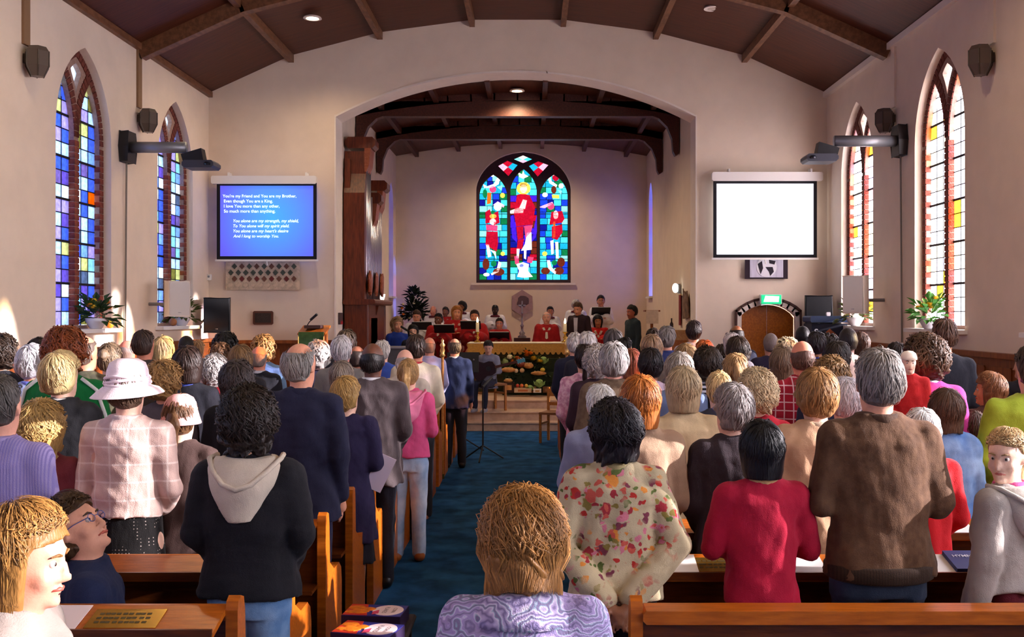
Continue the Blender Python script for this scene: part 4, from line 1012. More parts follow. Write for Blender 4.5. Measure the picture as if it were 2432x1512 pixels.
# ---------------------------------------------------------------- pews
PEW0, PSP = 3.75, .78
AL, AR = -1.10, .36
pew_cache = {}
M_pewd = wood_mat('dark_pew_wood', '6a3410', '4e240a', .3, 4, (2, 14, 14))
def pew_meshes(w, s, plain):
    """Meshes of one pew, x from the aisle end outwards (s = direction), y = 0 at the back."""
    key = (w, s, plain)
    if key in pew_cache: return pew_cache[key]
    def mk(n, b, m): return (n, mesh_from(n, b.v, b.f, m))
    L = []
    endp = [(-.06, .0), (-.06, .90), (-.05, .93), (-.02, .945), (.02, .93), (.035, .88), (.05, .66), (.16, .60), (.30, .60), (.36, .56), (.38, .48), (.38, 0)]
    L.append(mk('end_panel', MB().prism(endp, 'x', 0, s * .045), M_pew))
    L.append(mk('end_panel', MB().prism(endp, 'x', s * (w - .045), s * w), M_pew))
    xm = s * w / 2; wl = w - .09
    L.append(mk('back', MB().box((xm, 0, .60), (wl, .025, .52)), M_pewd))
    L.append(mk('top_rail', MB().bevbox((xm, -.02 if plain else 0, .875), (wl, .11 if plain else .05, .05), .012), M_pew))
    L.append(mk('seat', MB().bevbox((xm, .21, .435), (wl, .40, .035), .01), M_pew))
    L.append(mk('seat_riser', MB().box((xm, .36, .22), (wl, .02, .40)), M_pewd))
    if not plain:
        L.append(mk('book_rest', MB().prism([(-.03, .910), (-.03, .890), (-.215, .838), (-.215, .862)], 'x', s * .046, s * (w - .046)), M_pew))
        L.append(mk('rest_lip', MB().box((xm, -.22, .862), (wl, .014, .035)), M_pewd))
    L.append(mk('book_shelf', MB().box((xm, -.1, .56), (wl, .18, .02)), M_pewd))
    pew_cache[key] = L
    return L
NP = 15
ordn = ['nearest', 'second', 'third', 'fourth', 'fifth', 'sixth', 'seventh', 'eighth', 'ninth', 'tenth', 'eleventh', 'twelfth', 'thirteenth', 'fourteenth', 'fifteenth']
plate_me = None
def pew(side, k):
    s, x0, w = (-1, AL, AL - XL - .12) if side < 0 else (1, AR, XR - AR - .12)
    n = NP - 1 - k
    where = 'under the blue-paned windows' if side < 0 else 'under the sunlit windows'
    lab = ('front wooden pew before the chancel step, %s' % where) if n == 0 else ('rearmost wooden pew of the rows %s' % where) if k == 0 else '%s wooden pew back from the front of the rows %s' % (ordn[n - 1] if n > 1 else 'first', where)
    t = thing('pew', lab, 'pew', (x0, PEW0 + PSP * k, 0), group='wooden pews')
    for nm, me in pew_meshes(w, s, side > 0 and k == 0): link(nm, me, t)
    return t
pews = {(sd, k): pew(sd, k) for sd in (-1, 1) for k in range(NP)}
def on_rest(x, d, yaw=0.):                                  # a spot on a sloping book rest
    return Matrix.Translation(Vector((x, d, 0)))
def brass_plate(sd, k, xw):
    t = pews[(sd, k)]
    a = math.atan2(.048, .185)
    o = MB().box((0, 0, 0), (.26, .125, .004)).build('brass_plate', M_brass, t); o.location = (xw - t.location[0], -.123, .8878); o.rotation_euler = (a, 0, 0)
    r_ = random.Random(k)
    for j in range(3):
        e = MB()
        for i in range(9): e.box((-.1 + i * .022 + r_.uniform(-.004, .004), .03 - j * .028, .0025), (.016, .012, .001))
        e2 = e.build('engraving', mat('engraving_dark', '4a3a1c', .5), o)
    return o
brass_plate(-1, 0, PX(300, 3.63)); brass_plate(1, 1, PX(1682, 4.4)); brass_plate(-1, 2, PX(640, 5.2))
def sheet(label, sd, k, px, w=.15, m=None, cat='sheet', name='service_sheet', th=.003, lift=0.):
    d = PEW0 + PSP * k - .118
    o = MB().box((0, 0, 0), (w, .165, th)).build(name, m or M_paper)
    o.location = (PX(px, d), d, .8895 + th / 2 + lift); o.rotation_euler = (math.atan2(.048, .185), 0, rnd.uniform(-.03, .03))
    return tag(o, label, cat)
sheet('white service sheet on the book rest beside the floral jacket', 1, 1, 1622, .12)
sheet('white service sheet on the book rest left of the brown leather jacket', 1, 1, 1915, .15)
sheet('pale service sheet on the book rest beside the blue book', 1, 1, 2225, .15)
sheet('white service sheet on the book rest before the denim jacket', 1, 2, 2268, .16)
sheet('pinkish service sheet on the book rest beside the brass plate and the profile woman', -1, 0, 150, .15, mat('pink_paper', 'ecd4cc', .7))
b_ = sheet('blue hymn book lying on the book rest beside the girl looking round', 1, 1, 2295, .15, mat('blue_book_cover', '1f2f6e', .5), 'book', 'hymn_book', .022)
me, hh = text_mesh('lettering', 'HYMNS', mat('book_lettering', 'd8dcea', .5), width=.10, offset=.01)
for v in me.vertices: v.co = (v.co.x, v.co.z, 0)
tag(link('lettering', me, b_), kind='stuff').location = (-.05, .02, .0125)
for i, (px, k) in enumerate(((1650, 1), (1760, 1), (2010, 1), (2320, 1))):
    d = PEW0 + PSP * k - .12
    o = MB().box((0, 0, 0), (.2, .14, .03)).build('prayer_book', mat('book_cover_grey', '8c8496', .6) if i % 2 else mat('book_cover_mauve', '6c6076', .6)); o.location = (PX(px, d), d, .586)
    tag(o, ['grey-covered book on the shelf under the floral jacket pew', 'mauve-covered book on the shelf behind the black bob', 'grey book on the shelf below the service sheets by the leather jacket', 'mauve-covered book on the shelf below the blue hymn book'][[0, 1, 2, 3][i]], 'book')

# ---------------------------------------------------------------- cereal boxes on a low stool in the aisle
def cereal(label, c, rz, flip):
    t = thing('cereal_box', label, 'cereal box', c, rz, group='cereal boxes lying in the aisle')
    L, W, T = .30, .19, .065
    MB().box((0, 0, T / 2), (L, W, T)).build('carton', mat('carton_purple', '2a1a3c', .5), t)
    MB().box((0, 0, T + .001), (L - .004, W - .004, .002)).build('front_panel', mat('carton_blue', '2c2c8c', .45), t)
    MB().prism([(-L / 2 + .004, -W / 2 + .004), (-.02, -W / 2 + .004), (-.04, .0), (-.06, W / 2 - .004), (-L / 2 + .004, W / 2 - .004)], 'z', T + .002, T + .0035).build('red_panel', mat('carton_red', 'c8321e', .45), t)
    for j, (x_, y_, r_) in enumerate(((-.10, .03, .045), (-.07, -.03, .05), (-.035, .01, .035), (-.115, -.04, .03))):
        MB().ball((x_, y_, T + .004), (r_, r_ * .8, .004), 12, 6, .12, j).build('flake_picture', mat('flake_orange', 'e07818', .5, var=.25, vs=30), t)
    MB().prism([(.065 + .078 * math.cos(a), .085 * math.sin(a)) for a in [2 * PI * k / 24 for k in range(24)]], 'z', T + .002, T + .004).build('oval', mat('carton_pink', 'f2dce0', .45), t)
    MB().prism([(.0, -.08), (.03, -.06), (.02, .0), (-.005, -.03)], 'z', T + .004, T + .005).build('ribbon', mat('ribbon_pink', 'd8486c', .45), t)
    for j, s in enumerate(('CORN', 'FLAKES')):
        me, hh = text_mesh('lettering', s, mat('carton_lettering', '5a4a4c', .5), width=.075 if j == 0 else .1)
        for v in me.vertices: v.co = (v.co.x, v.co.z, 0)
        o = tag(link('lettering', me, t), kind='stuff'); o.rotation_euler = (0, 0, -PI / 2); o.location = (.088 - .045 * j, .037 if j == 0 else .05, T + .0046)
M_stool = wood_mat('dark_stool', '2a1c1a', '1c1210', .5)
D = 4.88
t = thing('low_stool', 'dark stool in the aisle beneath the cereal boxes', 'stool', (PX(884, D), D, 0))
MB().bevbox((0, 0, .418), (.36, .62, .03), .01).build('top', M_stool, t)
for sx in (-.18, .18):
    for sy in (-.28, .28): MB().box((sx * .8, sy * .9, .2), (.035, .035, .405)).build('leg', M_stool, t)
cereal('corn flakes box lying flat at the far side of the dark stool', (PX(892, 5.03), 5.03, .434), math.radians(-6), 0)
cereal('corn flakes box lying flat at the near side of the dark stool', (PX(874, 4.74), 4.74, .434), math.radians(-14), 1)
t = thing('carrier_bag', 'bright blue bag hanging by the empty chair at the aisle', 'bag', (PX(1340, 15.3), 15.3, 0))
mb = MB(); mb.prism([(-.1, .02), (.09, .0), (.08, .2), (.1, .42), (.04, .5), (-.07, .48), (-.09, .25)], 'y', -.06, .06); mb.build('bag_body', mat('bag_blue', '1a8fd8', .4), t, bevel=.02)
MB().tube([(-.05, 0, .46), (0, 0, .62), (.05, 0, .46)], .012, 6).build('handle', mat('bag_blue', '1a8fd8', .4), t)
# ================================================================ people
def smin(a, b, k):
    h = np.clip(.5 + .5 * (b - a) / k, 0, 1)
    return b + (a - b) * h - k * h * (1 - h)

class Field:
    """A sampled distance field; prims are blended in inside their own box only."""
    def __init__(s, lo, hi, c):
        s.lo = np.array(lo, float); s.c = c
        s.n = np.maximum(4, np.ceil((np.array(hi) - s.lo) / c).astype(int) + 1)
        s.v = np.full(tuple(s.n), .06, np.float32)
    def sub(s, lo, hi, m):
        a = np.clip(np.floor((np.array(lo) - m - s.lo) / s.c).astype(int), 0, s.n - 1)
        b = np.clip(np.ceil((np.array(hi) + m - s.lo) / s.c).astype(int) + 1, 1, s.n)
        if np.any(b - a < 1): return None
        ax = [(s.lo[i] + s.c * np.arange(a[i], b[i])).astype(np.float32) for i in range(3)]
        return tuple(slice(a[i], b[i]) for i in range(3)), ax[0][:, None, None], ax[1][None, :, None], ax[2][None, None, :]
    def put(s, lo, hi, fn, k=.03, cut=False):
        r = s.sub(lo, hi, k + 3 * s.c)
        if r is None: return s
        sl, X, Y, Z = r
        d = fn(X, Y, Z)
        s.v[sl] = -smin(-s.v[sl], d, k) if cut else smin(s.v[sl], d, k)
        return s
    def cone(s, a, b, ra, rb, k=.03, flat=1.):
        a = np.array(a, float); b = np.array(b, float); ba = b - a; L = max(1e-9, float(ba @ ba)); r = max(ra, rb)
        def fn(X, Y, Z):
            x, y, z = X - a[0], Y - a[1], Z - a[2]
            t = np.clip((x * ba[0] + y * ba[1] + z * ba[2]) / L, 0, 1)
            return np.sqrt((x - t * ba[0]) ** 2 + ((y - t * ba[1]) / flat) ** 2 + (z - t * ba[2]) ** 2) - (ra + (rb - ra) * t)
        return s.put(np.minimum(a, b) - r, np.maximum(a, b) + r, fn, k)
    def ell(s, c, r, k=.03, R=None, cut=False):
        c = np.array(c, float); m = max(r)
        def fn(X, Y, Z):
            x, y, z = X - c[0], Y - c[1], Z - c[2]
            if R is not None: x, y, z = (R[0][0] * x + R[1][0] * y + R[2][0] * z, R[0][1] * x + R[1][1] * y + R[2][1] * z, R[0][2] * x + R[1][2] * y + R[2][2] * z)
            k0 = np.sqrt((x / r[0]) ** 2 + (y / r[1]) ** 2 + (z / r[2]) ** 2) + 1e-6
            k1 = np.sqrt((x / r[0] ** 2) ** 2 + (y / r[1] ** 2) ** 2 + (z / r[2] ** 2) ** 2) + 1e-6
            return k0 * (k0 - 1) / k1
        return s.put(c - m, c + m, fn, k, cut)
    def loft(s, rows, k=.03, p=2.4, cap=True):
        """rows of (z, half width, half depth, centre y)."""
        rows = sorted(rows); zz, aa, bb, cc = (np.array([r[i] for r in rows], float) for i in range(4))
        def fn(X, Y, Z):
            a = np.interp(Z, zz, aa); b = np.interp(Z, zz, bb); c = np.interp(Z, zz, cc)
            q = (np.abs(X / a) ** p + np.abs((Y - c) / b) ** p) ** (1 / p)
            return np.maximum((q - 1) * np.minimum(a, b), np.maximum(zz[0] - Z, Z - zz[-1]))
        return s.put((-aa.max(), (cc - bb).min(), zz[0]), (aa.max(), (cc + bb).max(), zz[-1]), fn, k)
    def noise(s, amp, fr, seed, vert=1.):
        q = np.random.RandomState(seed); X = s.lo[0] + s.c * np.arange(s.n[0])[:, None, None]; Y = s.lo[1] + s.c * np.arange(s.n[1])[None, :, None]; Z = s.lo[2] + s.c * np.arange(s.n[2])[None, None, :]
        for i in range(4):
            w = q.normal(size=3); w /= np.linalg.norm(w); w = w * fr * (1 + .7 * i); w[2] *= vert
            s.v = s.v + (amp / (1 + .6 * i) * np.sin(X * w[0] + Y * w[1] + Z * w[2] + q.uniform(0, 6.28))).astype(np.float32)
        return s
    def mesh(s):
        """Naive surface nets."""
        v = s.v; v[0] = v[-1] = .05; v[:, 0] = v[:, -1] = .05; v[:, :, 0] = v[:, :, -1] = .05
        ins = v < 0
        nx, ny, nz = v.shape
        cnt = np.zeros((nx - 1, ny - 1, nz - 1), np.int8); acc = np.zeros((nx - 1, ny - 1, nz - 1, 3), np.float32)
        corner = [(i, j, k) for i in (0, 1) for j in (0, 1) for k in (0, 1)]
        act = np.zeros((nx - 1, ny - 1, nz - 1), np.int8)
        for i, j, k in corner: act += ins[i:nx - 1 + i, j:ny - 1 + j, k:nz - 1 + k]
        cells = np.argwhere((act > 0) & (act < 8))
        if len(cells) == 0: return np.zeros((0, 3)), []
        acc = np.zeros((len(cells), 3)); cnt = np.zeros(len(cells))
        cv = {c: v[cells[:, 0] + c[0], cells[:, 1] + c[1], cells[:, 2] + c[2]] for c in corner}
        for c in corner:
            for ax in range(3):
                if c[ax] == 0:
                    d = list(c); d[ax] = 1; d = tuple(d)
                    a, b = cv[c], cv[d]; m = (a < 0) != (b < 0)
                    t = np.where(m, a / np.where(m, a - b, 1), 0)
                    p = np.tile(np.array(c, float), (len(cells), 1)); p[:, ax] += t
                    acc[m] += p[m]; cnt[m] += 1
        P = s.lo + s.c * (cells + acc / cnt[:, None])
        idx = -np.ones((nx - 1, ny - 1, nz - 1), np.int64); idx[cells[:, 0], cells[:, 1], cells[:, 2]] = np.arange(len(cells))
        F_ = []
        for ax in range(3):
            o1, o2 = [(1, 2), (2, 0), (0, 1)][ax]
            sl0 = [slice(None)] * 3; sl1 = [slice(None)] * 3; sl0[ax] = slice(0, -1); sl1[ax] = slice(1, None)
            A = ins[tuple(sl0)]; B = ins[tuple(sl1)]
            e = np.argwhere(A != B); fl = A[e[:, 0], e[:, 1], e[:, 2]]
            ok = (e[:, o1] > 0) & (e[:, o2] > 0); e = e[ok]; fl = fl[ok]
            u = np.zeros(3, int); u[o1] = 1; w = np.zeros(3, int); w[o2] = 1
            q = np.stack([idx[tuple((e - d).T)] for d in (0 * u, u, u + w, w)], 1)
            q[~fl] = q[~fl][:, ::-1]
            F_.append(q)
        return P, np.concatenate(F_)

def np_mesh(name, P, Fq, m, smooth=True):
    me = bpy.data.meshes.new(name)
    Fq = np.asarray(Fq, np.int32)
    me.vertices.add(len(P)); me.vertices.foreach_set('co', np.asarray(P, np.float32).ravel())
    k = Fq.shape[1]
    me.loops.add(Fq.size); me.loops.foreach_set('vertex_index', Fq.ravel())
    me.polygons.add(len(Fq)); me.polygons.foreach_set('loop_start', np.arange(0, Fq.size, k, dtype=np.int32)); me.polygons.foreach_set('loop_total', np.full(len(Fq), k, np.int32))
    me.polygons.foreach_set('use_smooth', np.full(len(Fq), smooth))
    me.materials.append(m); me.update(calc_edges=True); me.validate()
    return me

# ---------------------------------------------------------------- cloth, skin and hair surfaces
def nodes_mat(name):
    m = bpy.data.materials.new(name); m.use_nodes = True
    return m, m.node_tree, m.node_tree.nodes['Principled BSDF']
def cloth(col, kind='plain', col2=None, rough=.85):
    name = 'cloth_%s_%s_%s' % (col, kind, col2)
    if name in MATS: return MATS[name]
    m, nt, b = nodes_mat(name); L = nt.links.new; N = nt.nodes.new
    c1 = (*lin(col), 1); c2 = (*lin(col2 or col), 1)
    b.inputs['Roughness'].default_value = rough; b.inputs['Specular IOR Level'].default_value = .25
    b.inputs['Sheen Weight'].default_value = .03
    tc = N('ShaderNodeTexCoord'); O = tc.outputs['Object']
    def noise(sc, det=3, st=None):
        n = N('ShaderNodeTexNoise'); n.inputs['Scale'].default_value = sc; n.inputs['Detail'].default_value = det
        if st:
            mp = N('ShaderNodeMapping'); mp.inputs['Scale'].default_value = st; L(O, mp.inputs[0]); L(mp.outputs[0], n.inputs['Vector'])
        else: L(O, n.inputs['Vector'])
        return n.outputs['Fac']
    def ramp(f, stops, const=False):
        r = N('ShaderNodeValToRGB'); r.color_ramp.interpolation = 'CONSTANT' if const else 'LINEAR'
        while len(r.color_ramp.elements) < len(stops): r.color_ramp.elements.new(.5)
        for e, (p, c) in zip(r.color_ramp.elements, stops): e.position = p; e.color = c if len(c) == 4 else (*c, 1)
        L(f, r.inputs[0]); return r.outputs[0]
    def wave(sc, ax, prof='SIN'):
        w = N('ShaderNodeTexWave'); w.bands_direction = ax; w.wave_profile = prof; w.inputs['Scale'].default_value = sc; L(O, w.inputs['Vector']); return w.outputs['Fac']
    def mix(f, a, c):
        x = N('ShaderNodeMix'); x.data_type = 'RGBA'; L(f, x.inputs['Factor']) if not isinstance(f, float) else None
        for i, v in ((6, a), (7, c)):
            if isinstance(v, tuple): x.inputs[i].default_value = v
            else: L(v, x.inputs[i])
        return x.outputs[2]
    dk = tuple(v * .78 for v in c1[:3]) + (1,)
    base = ramp(noise(7, 4), [(.35, dk), (.65, c1)])
    if kind == 'stripe': base = mix(ramp(wave(28, 'X'), [(.45, (0, 0, 0)), (.6, (1, 1, 1))]), base, c2)
    elif kind == 'hstripe': base = mix(ramp(wave(9, 'Z'), [(.45, (0, 0, 0)), (.55, (1, 1, 1))]), base, c2)
    elif kind == 'plaid':
        base = mix(ramp(wave(3.6, 'X'), [(.955, (0, 0, 0)), (.99, (.6, .6, .6))]), base, c2)
        base = mix(ramp(wave(3.6, 'Z'), [(.955, (0, 0, 0)), (.99, (.6, .6, .6))]), base, c2)
    elif kind == 'check':
        base = mix(ramp(wave(5.2, 'X'), [(.93, (0, 0, 0)), (.99, (1, 1, 1))]), base, c2); base = mix(ramp(wave(5.2, 'Z'), [(.93, (0, 0, 0)), (.99, (1, 1, 1))]), base, c2)
    elif kind == 'denim': base = mix(ramp(noise(5, 5), [(.4, (0, 0, 0)), (.7, (.85, .85, .85))]), base, c2)
    elif kind == 'dots':
        v = N('ShaderNodeTexVoronoi'); v.inputs['Scale'].default_value = 60; v.inputs['Randomness'].default_value = .1; L(O, v.inputs['Vector'])
        base = mix(ramp(v.outputs['Distance'], [(.16, (1, 1, 1)), (.2, (0, 0, 0))]), base, c2)
    elif kind == 'floral':
        pal = [lin(x) for x in ('b8322a', 'd88a3a', '5c6a34', '7c3a4a', 'd07a8a', 'a03038', '8a7a3c', 'c85a4a')]
        for sc, pos, rad, seed in ((14, .30, .37, 0), (30, .36, .42, 5)):
            v = N('ShaderNodeTexVoronoi'); v.inputs['Scale'].default_value = sc
            mp = N('ShaderNodeMapping'); mp.inputs['Location'].default_value = (seed, seed * .7, seed * .3); L(O, mp.inputs[0])
            nz = N('ShaderNodeTexNoise'); nz.inputs['Scale'].default_value = 26; L(O, nz.inputs['Vector'])
            mm = N('ShaderNodeMix'); mm.data_type = 'RGBA'; mm.inputs['Factor'].default_value = .05; L(mp.outputs[0], mm.inputs[6]); L(nz.outputs['Color'], mm.inputs[7]); L(mm.outputs[2], v.inputs['Vector'])
            sep = N('ShaderNodeSeparateColor'); L(v.outputs['Color'], sep.inputs[0])
            col_ = ramp(sep.outputs[0], [(i / 8, c) for i, c in enumerate(pal)], True)
            msk = ramp(v.outputs['Distance'], [(pos, (1, 1, 1)), (rad, (0, 0, 0))])
            zone = ramp(noise(4.6, 2), [(.46, (0, 0, 0)), (.53, (1, 1, 1))])
            mu = N('ShaderNodeMath'); mu.operation = 'MULTIPLY'; L(msk, mu.inputs[0]); L(zone, mu.inputs[1])
            base = mix(mu.outputs[0], base, col_)
    elif kind == 'paisley':
        w = N('ShaderNodeTexWave'); w.wave_type = 'RINGS'; w.inputs['Scale'].default_value = 9; w.inputs['Distortion'].default_value = 16; w.inputs['Detail'].default_value = 2; w.inputs['Detail Scale'].default_value = 1.6; L(O, w.inputs['Vector'])
        base = ramp(w.outputs['Fac'], [(.0, lin('8478a4')), (.10, lin('ab9cc8')), (.42, c1), (.66, c2), (.86, lin('9cb4cc')), (.95, lin('8a80a6'))])
    elif kind == 'blotch': base = mix(ramp(noise(30, 4), [(.40, (0, 0, 0)), (.60, (1, 1, 1))]), base, c2)
    elif kind == 'lines': base = mix(ramp(wave(11, 'Z'), [(.88, (0, 0, 0)), (.95, (1, 1, 1))]), base, c2)
    L(base, b.inputs['Base Color'])
    bp = N('ShaderNodeBump'); bp.inputs['Strength'].default_value = .8; bp.inputs['Distance'].default_value = .018
    ad = N('ShaderNodeMath'); ad.operation = 'MULTIPLY_ADD'; ad.inputs[1].default_value = .12
    L(noise(260, 2), ad.inputs[0]); L(noise(9, 3, (1, 1, .45)), ad.inputs[2]); L(ad.outputs[0], bp.inputs['Height']); L(bp.outputs[0], b.inputs['Normal'])
    MATS[name] = m
    return m
def skin(col): return mat('skin_' + col, col, .5, var=.10, vs=14, bump=.06, bs=150, spec=.35)
def hairm(col, dark=.5):
    name = 'hair_' + col
    if name in MATS: return MATS[name]
    m, nt, b = nodes_mat(name); L = nt.links.new; N = nt.nodes.new
    c = lin(col)
    at_ = N('ShaderNodeAttribute'); at_.attribute_name = 'lock'
    tc = N('ShaderNodeTexCoord'); mp = N('ShaderNodeMapping'); mp.inputs['Scale'].default_value = (1, 1, .18); L(tc.outputs['Object'], mp.inputs[0])
    n = N('ShaderNodeTexNoise'); n.inputs['Scale'].default_value = 130; n.inputs['Detail'].default_value = 3; L(mp.outputs[0], n.inputs['Vector'])
    ad = N('ShaderNodeMath'); ad.operation = 'MULTIPLY_ADD'; ad.inputs[1].default_value = .6; L(n.outputs['Fac'], ad.inputs[0]); L(at_.outputs['Fac'], ad.inputs[2])
    r = N('ShaderNodeValToRGB'); r.color_ramp.elements[0].position = .25; r.color_ramp.elements[1].position = 1.15 if False else 1.0
    r.color_ramp.elements[0].color = (*[v * dark for v in c], 1); r.color_ramp.elements[1].color = (*[min(1, v * 1.3) for v in c], 1)
    L(ad.outputs[0], r.inputs[0]); L(r.outputs[0], b.inputs['Base Color'])
    b.inputs['Roughness'].default_value = .46; b.inputs['Specular IOR Level'].default_value = .28
    bp = N('ShaderNodeBump'); bp.inputs['Strength'].default_value = .6; bp.inputs['Distance'].default_value = .006; L(n.outputs['Fac'], bp.inputs['Height']); L(bp.outputs[0], b.inputs['Normal'])
    MATS[name] = m
    return m

# ---------------------------------------------------------------- hair in the head's own frame (cranium centre at 0, 0, .14; face towards +y)
def hair_geo(style, seed, near):
    q = np.random.RandomState(seed)
    P = dict(short=(.011, .055, 0, .0), crop=(.005, .06, 0, 0), full=(.020, .045, .004, 0), bob=(.024, -.005, .003, 0), sleek=(.020, .0, .0, 0), long=(.022, -.17, .004, 0), pony=(.010, .05, .0, 0), bun=(.012, .05, .002, 0),
             curly=(.030, .02, .013, 1), afro=(.045, .04, .012, 1), perm=(.026, .03, .010, 1), bald=(.005, .05, .0015, 0), thin=(.006, .05, .002, 0), longcurl=(.034, -.12, .014, 1), wavy=(.026, .0, .008, 1), bell=(.028, -.02, .008, 1))[style]
    t, zb, amp, curl = P
    c = .0065 if near >= 2 else .009 if near == 1 else .0125
    fd = Field((-.16, -.19, zb - .05), (.16, .15, .33), c)
    fd.ell((0, -.006, .14), (.077 + t, .097 + t, .106 + t), .01)
    if style in ('bob', 'sleek', 'wavy'): fd.loft([(zb, .085, .075, -.028), (zb + .04, .096, .088, -.02), (.10, .098, .095, -.012), (.16, .09, .09, -.01)], .03)
    elif style == 'bell': fd.loft([(zb + .01, .074, .055, -.03), (zb + .04, .094, .078, -.022), (.05, .100, .086, -.018), (.11, .096, .09, -.012), (.17, .088, .088, -.01)], .03)
    elif style in ('long', 'longcurl'): fd.loft([(zb, .06, .03, -.085), (zb + .06, .085, .045, -.075), (.0, .095, .07, -.045), (.08, .097, .09, -.02), (.16, .09, .09, -.01)], .03)
    elif style in ('curly', 'afro', 'perm', 'full'): fd.loft([(zb, .07, .05, -.045), (zb + .04, .082 + t * .5, .075 + t * .4, -.025), (.14, .08 + t, .09 + t, -.01)], .03)
    else: fd.loft([(zb, .055, .035, -.052), (zb + .035, .068, .062, -.03), (.13, .077 + t * .6, .088, -.008)], .02)
    if amp: fd.noise(amp, 55 if not curl else 75, seed)
    # free the face
    ear = style in ('short', 'crop', 'bald', 'thin', 'pony', 'bun', 'full')
    yf = .035 if not ear else .018
    def face(X, Y, Z):                                          # negative in front of the hairline
        hl = .195 + 0 * X - .25 * np.abs(X)
        return np.maximum(np.maximum(yf + .25 * np.maximum(Z - .15, 0) * 2 - Y, Z - hl), -1)
    fd.put((-.16, 0, -.3), (.16, .15, .25), lambda X, Y, Z: np.broadcast_to(face(X, Y, Z), np.broadcast_shapes(X.shape, Y.shape, Z.shape)), .006, True)
    if ear:
        for sx in (-1, 1): fd.ell((sx * .085, .02, .10), (.03, .035, .045), .005, None, True)
    if style in ('bald', 'thin'):
        zc = .165 if style == 'bald' else .20
        fd.put((-.16, -.19, .1), (.16, .15, .33), lambda X, Y, Z: np.broadcast_to(zc - Z - (.0 if style == 'bald' else .15) * -Y + .35 * np.maximum(-Y - .05, 0), np.broadcast_shapes(X.shape, Y.shape, Z.shape)).astype(np.float32), .004, True)
    V, Fc = fd.mesh()
    V = np.asarray(V); lock = np.full(len(V), .12)
    # locks laid over the shell
    nl = {0: 150, 1: 480, 2: 1500, 3: 4200}[near]
    if style in ('crop', 'bald', 'thin'): nl = {0: 0, 1: 200, 2: 900, 3: 900}[near]
    if nl:
        seg = 8 if near == 3 else 7 if near == 2 else 6 if near else 5
        long_ = style in ('bob', 'sleek', 'long', 'longcurl', 'wavy', 'bell')
        phi = q.uniform(0, 2 * PI, nl); th0 = np.radians(q.uniform(3, 75, nl))
        end_t = np.where(np.cos(phi) > .25, np.radians(62), np.radians(128 if not long_ else 100)) + q.uniform(-.1, .1, nl)   # cos(phi)>0: front
        if style in ('bald',): th0 = np.radians(q.uniform(78, 95, nl)); phi = PI + q.uniform(-1.9, 1.9, nl); end_t = np.full(nl, np.radians(128))
        if style == 'thin': th0 = np.radians(q.uniform(45, 80, nl)); phi = PI + q.uniform(-2.2, 2.2, nl); end_t = np.full(nl, np.radians(125))
        s_ = np.linspace(0, 1, seg)[None, :]
        span = np.radians(50 if not curl else 40) * q.uniform(.7, 1.3, nl)
        if long_: span = (end_t - th0) + .0
        th = th0[:, None] + np.minimum(span, np.maximum(.12, end_t - th0))[:, None] * s_
        rr = t + (q.uniform(-.003, .005 + amp, nl) + .010 * (q.rand(nl) < .12) * q.rand(nl))[:, None] + .006 * np.sin(s_ * PI) * (1 + curl)
        A = .0 + (.011 if curl else .0045) * q.uniform(.4, 1, nl)[:, None]; fr = (2.2 if curl else 1.) * q.uniform(.7, 1.3, nl)[:, None]; p0 = q.uniform(0, 6.28, nl)[:, None]
        ph = phi[:, None] + A / .09 * np.sin(2 * PI * fr * s_ + p0) + (.25 * q.normal(size=nl))[:, None] * s_
        tilt = math.radians(-22)
        dx = np.sin(th) * np.sin(ph); dy = np.sin(th) * np.cos(ph); dz = np.cos(th)
        dy, dz = dy * math.cos(tilt) + dz * math.sin(tilt), -dy * math.sin(tilt) + dz * math.cos(tilt)
        K = np.stack([dx * (.077 + rr), -.006 + dy * (.097 + rr), .14 + dz * (.106 + rr)], -1)
        if curl: K += (A * .9)[..., None] * np.stack([np.cos(2 * PI * fr * s_ * 1.3 + p0), np.sin(2 * PI * fr * s_ * 1.3 + p0), np.sin(2 * PI * fr * s_ + p0)], -1)
        if long_:                                               # fall straight once past the widest point
            zend = zb + q.uniform(0, .03, nl)
            fall = q.rand(nl) < .75
            for i in np.where(fall)[0]:
                a = phi[i]
                if math.cos(a) > .35: continue
                n1 = seg // 2 if near else 2
                p = K[i, n1].copy(); w = np.linspace(0, 1, seg - n1)
                bx = math.sin(a) * (.118 if style == 'bell' else .10); by = -.012 + math.cos(a) * (.098 if style in ('bob', 'sleek', 'wavy', 'bell') else .088)
                e = np.array([bx * (.86 if zb > -.05 else .7), by - (.0 if zb > -.05 else .02), zend[i]])
                m_ = np.array([bx * 1.02, by, min(p[2] - .03, .08)])
                K[i, n1:] = ((1 - w) ** 2)[:, None] * p + (2 * w * (1 - w))[:, None] * m_ + (w ** 2)[:, None] * e
                if style in ('longcurl', 'wavy', 'bell'): K[i, n1:] += .009 * np.stack([np.sin(w * 9 + a * 3), np.cos(w * 9 + a * 5), 0 * w], -1)
        keep = ~((K[:, -1, 1] > .05) & (K[:, -1, 2] < .17)) & ~((K[:, :, 1].max(1) > .07) & (K[:, -1, 2] < .18))
        if ear: keep &= ~((np.abs(K[:, -1, 0]) > .06) & (K[:, -1, 1] > -.02) & (K[:, -1, 2] < .15))
        K = K[keep]; nl = len(K)
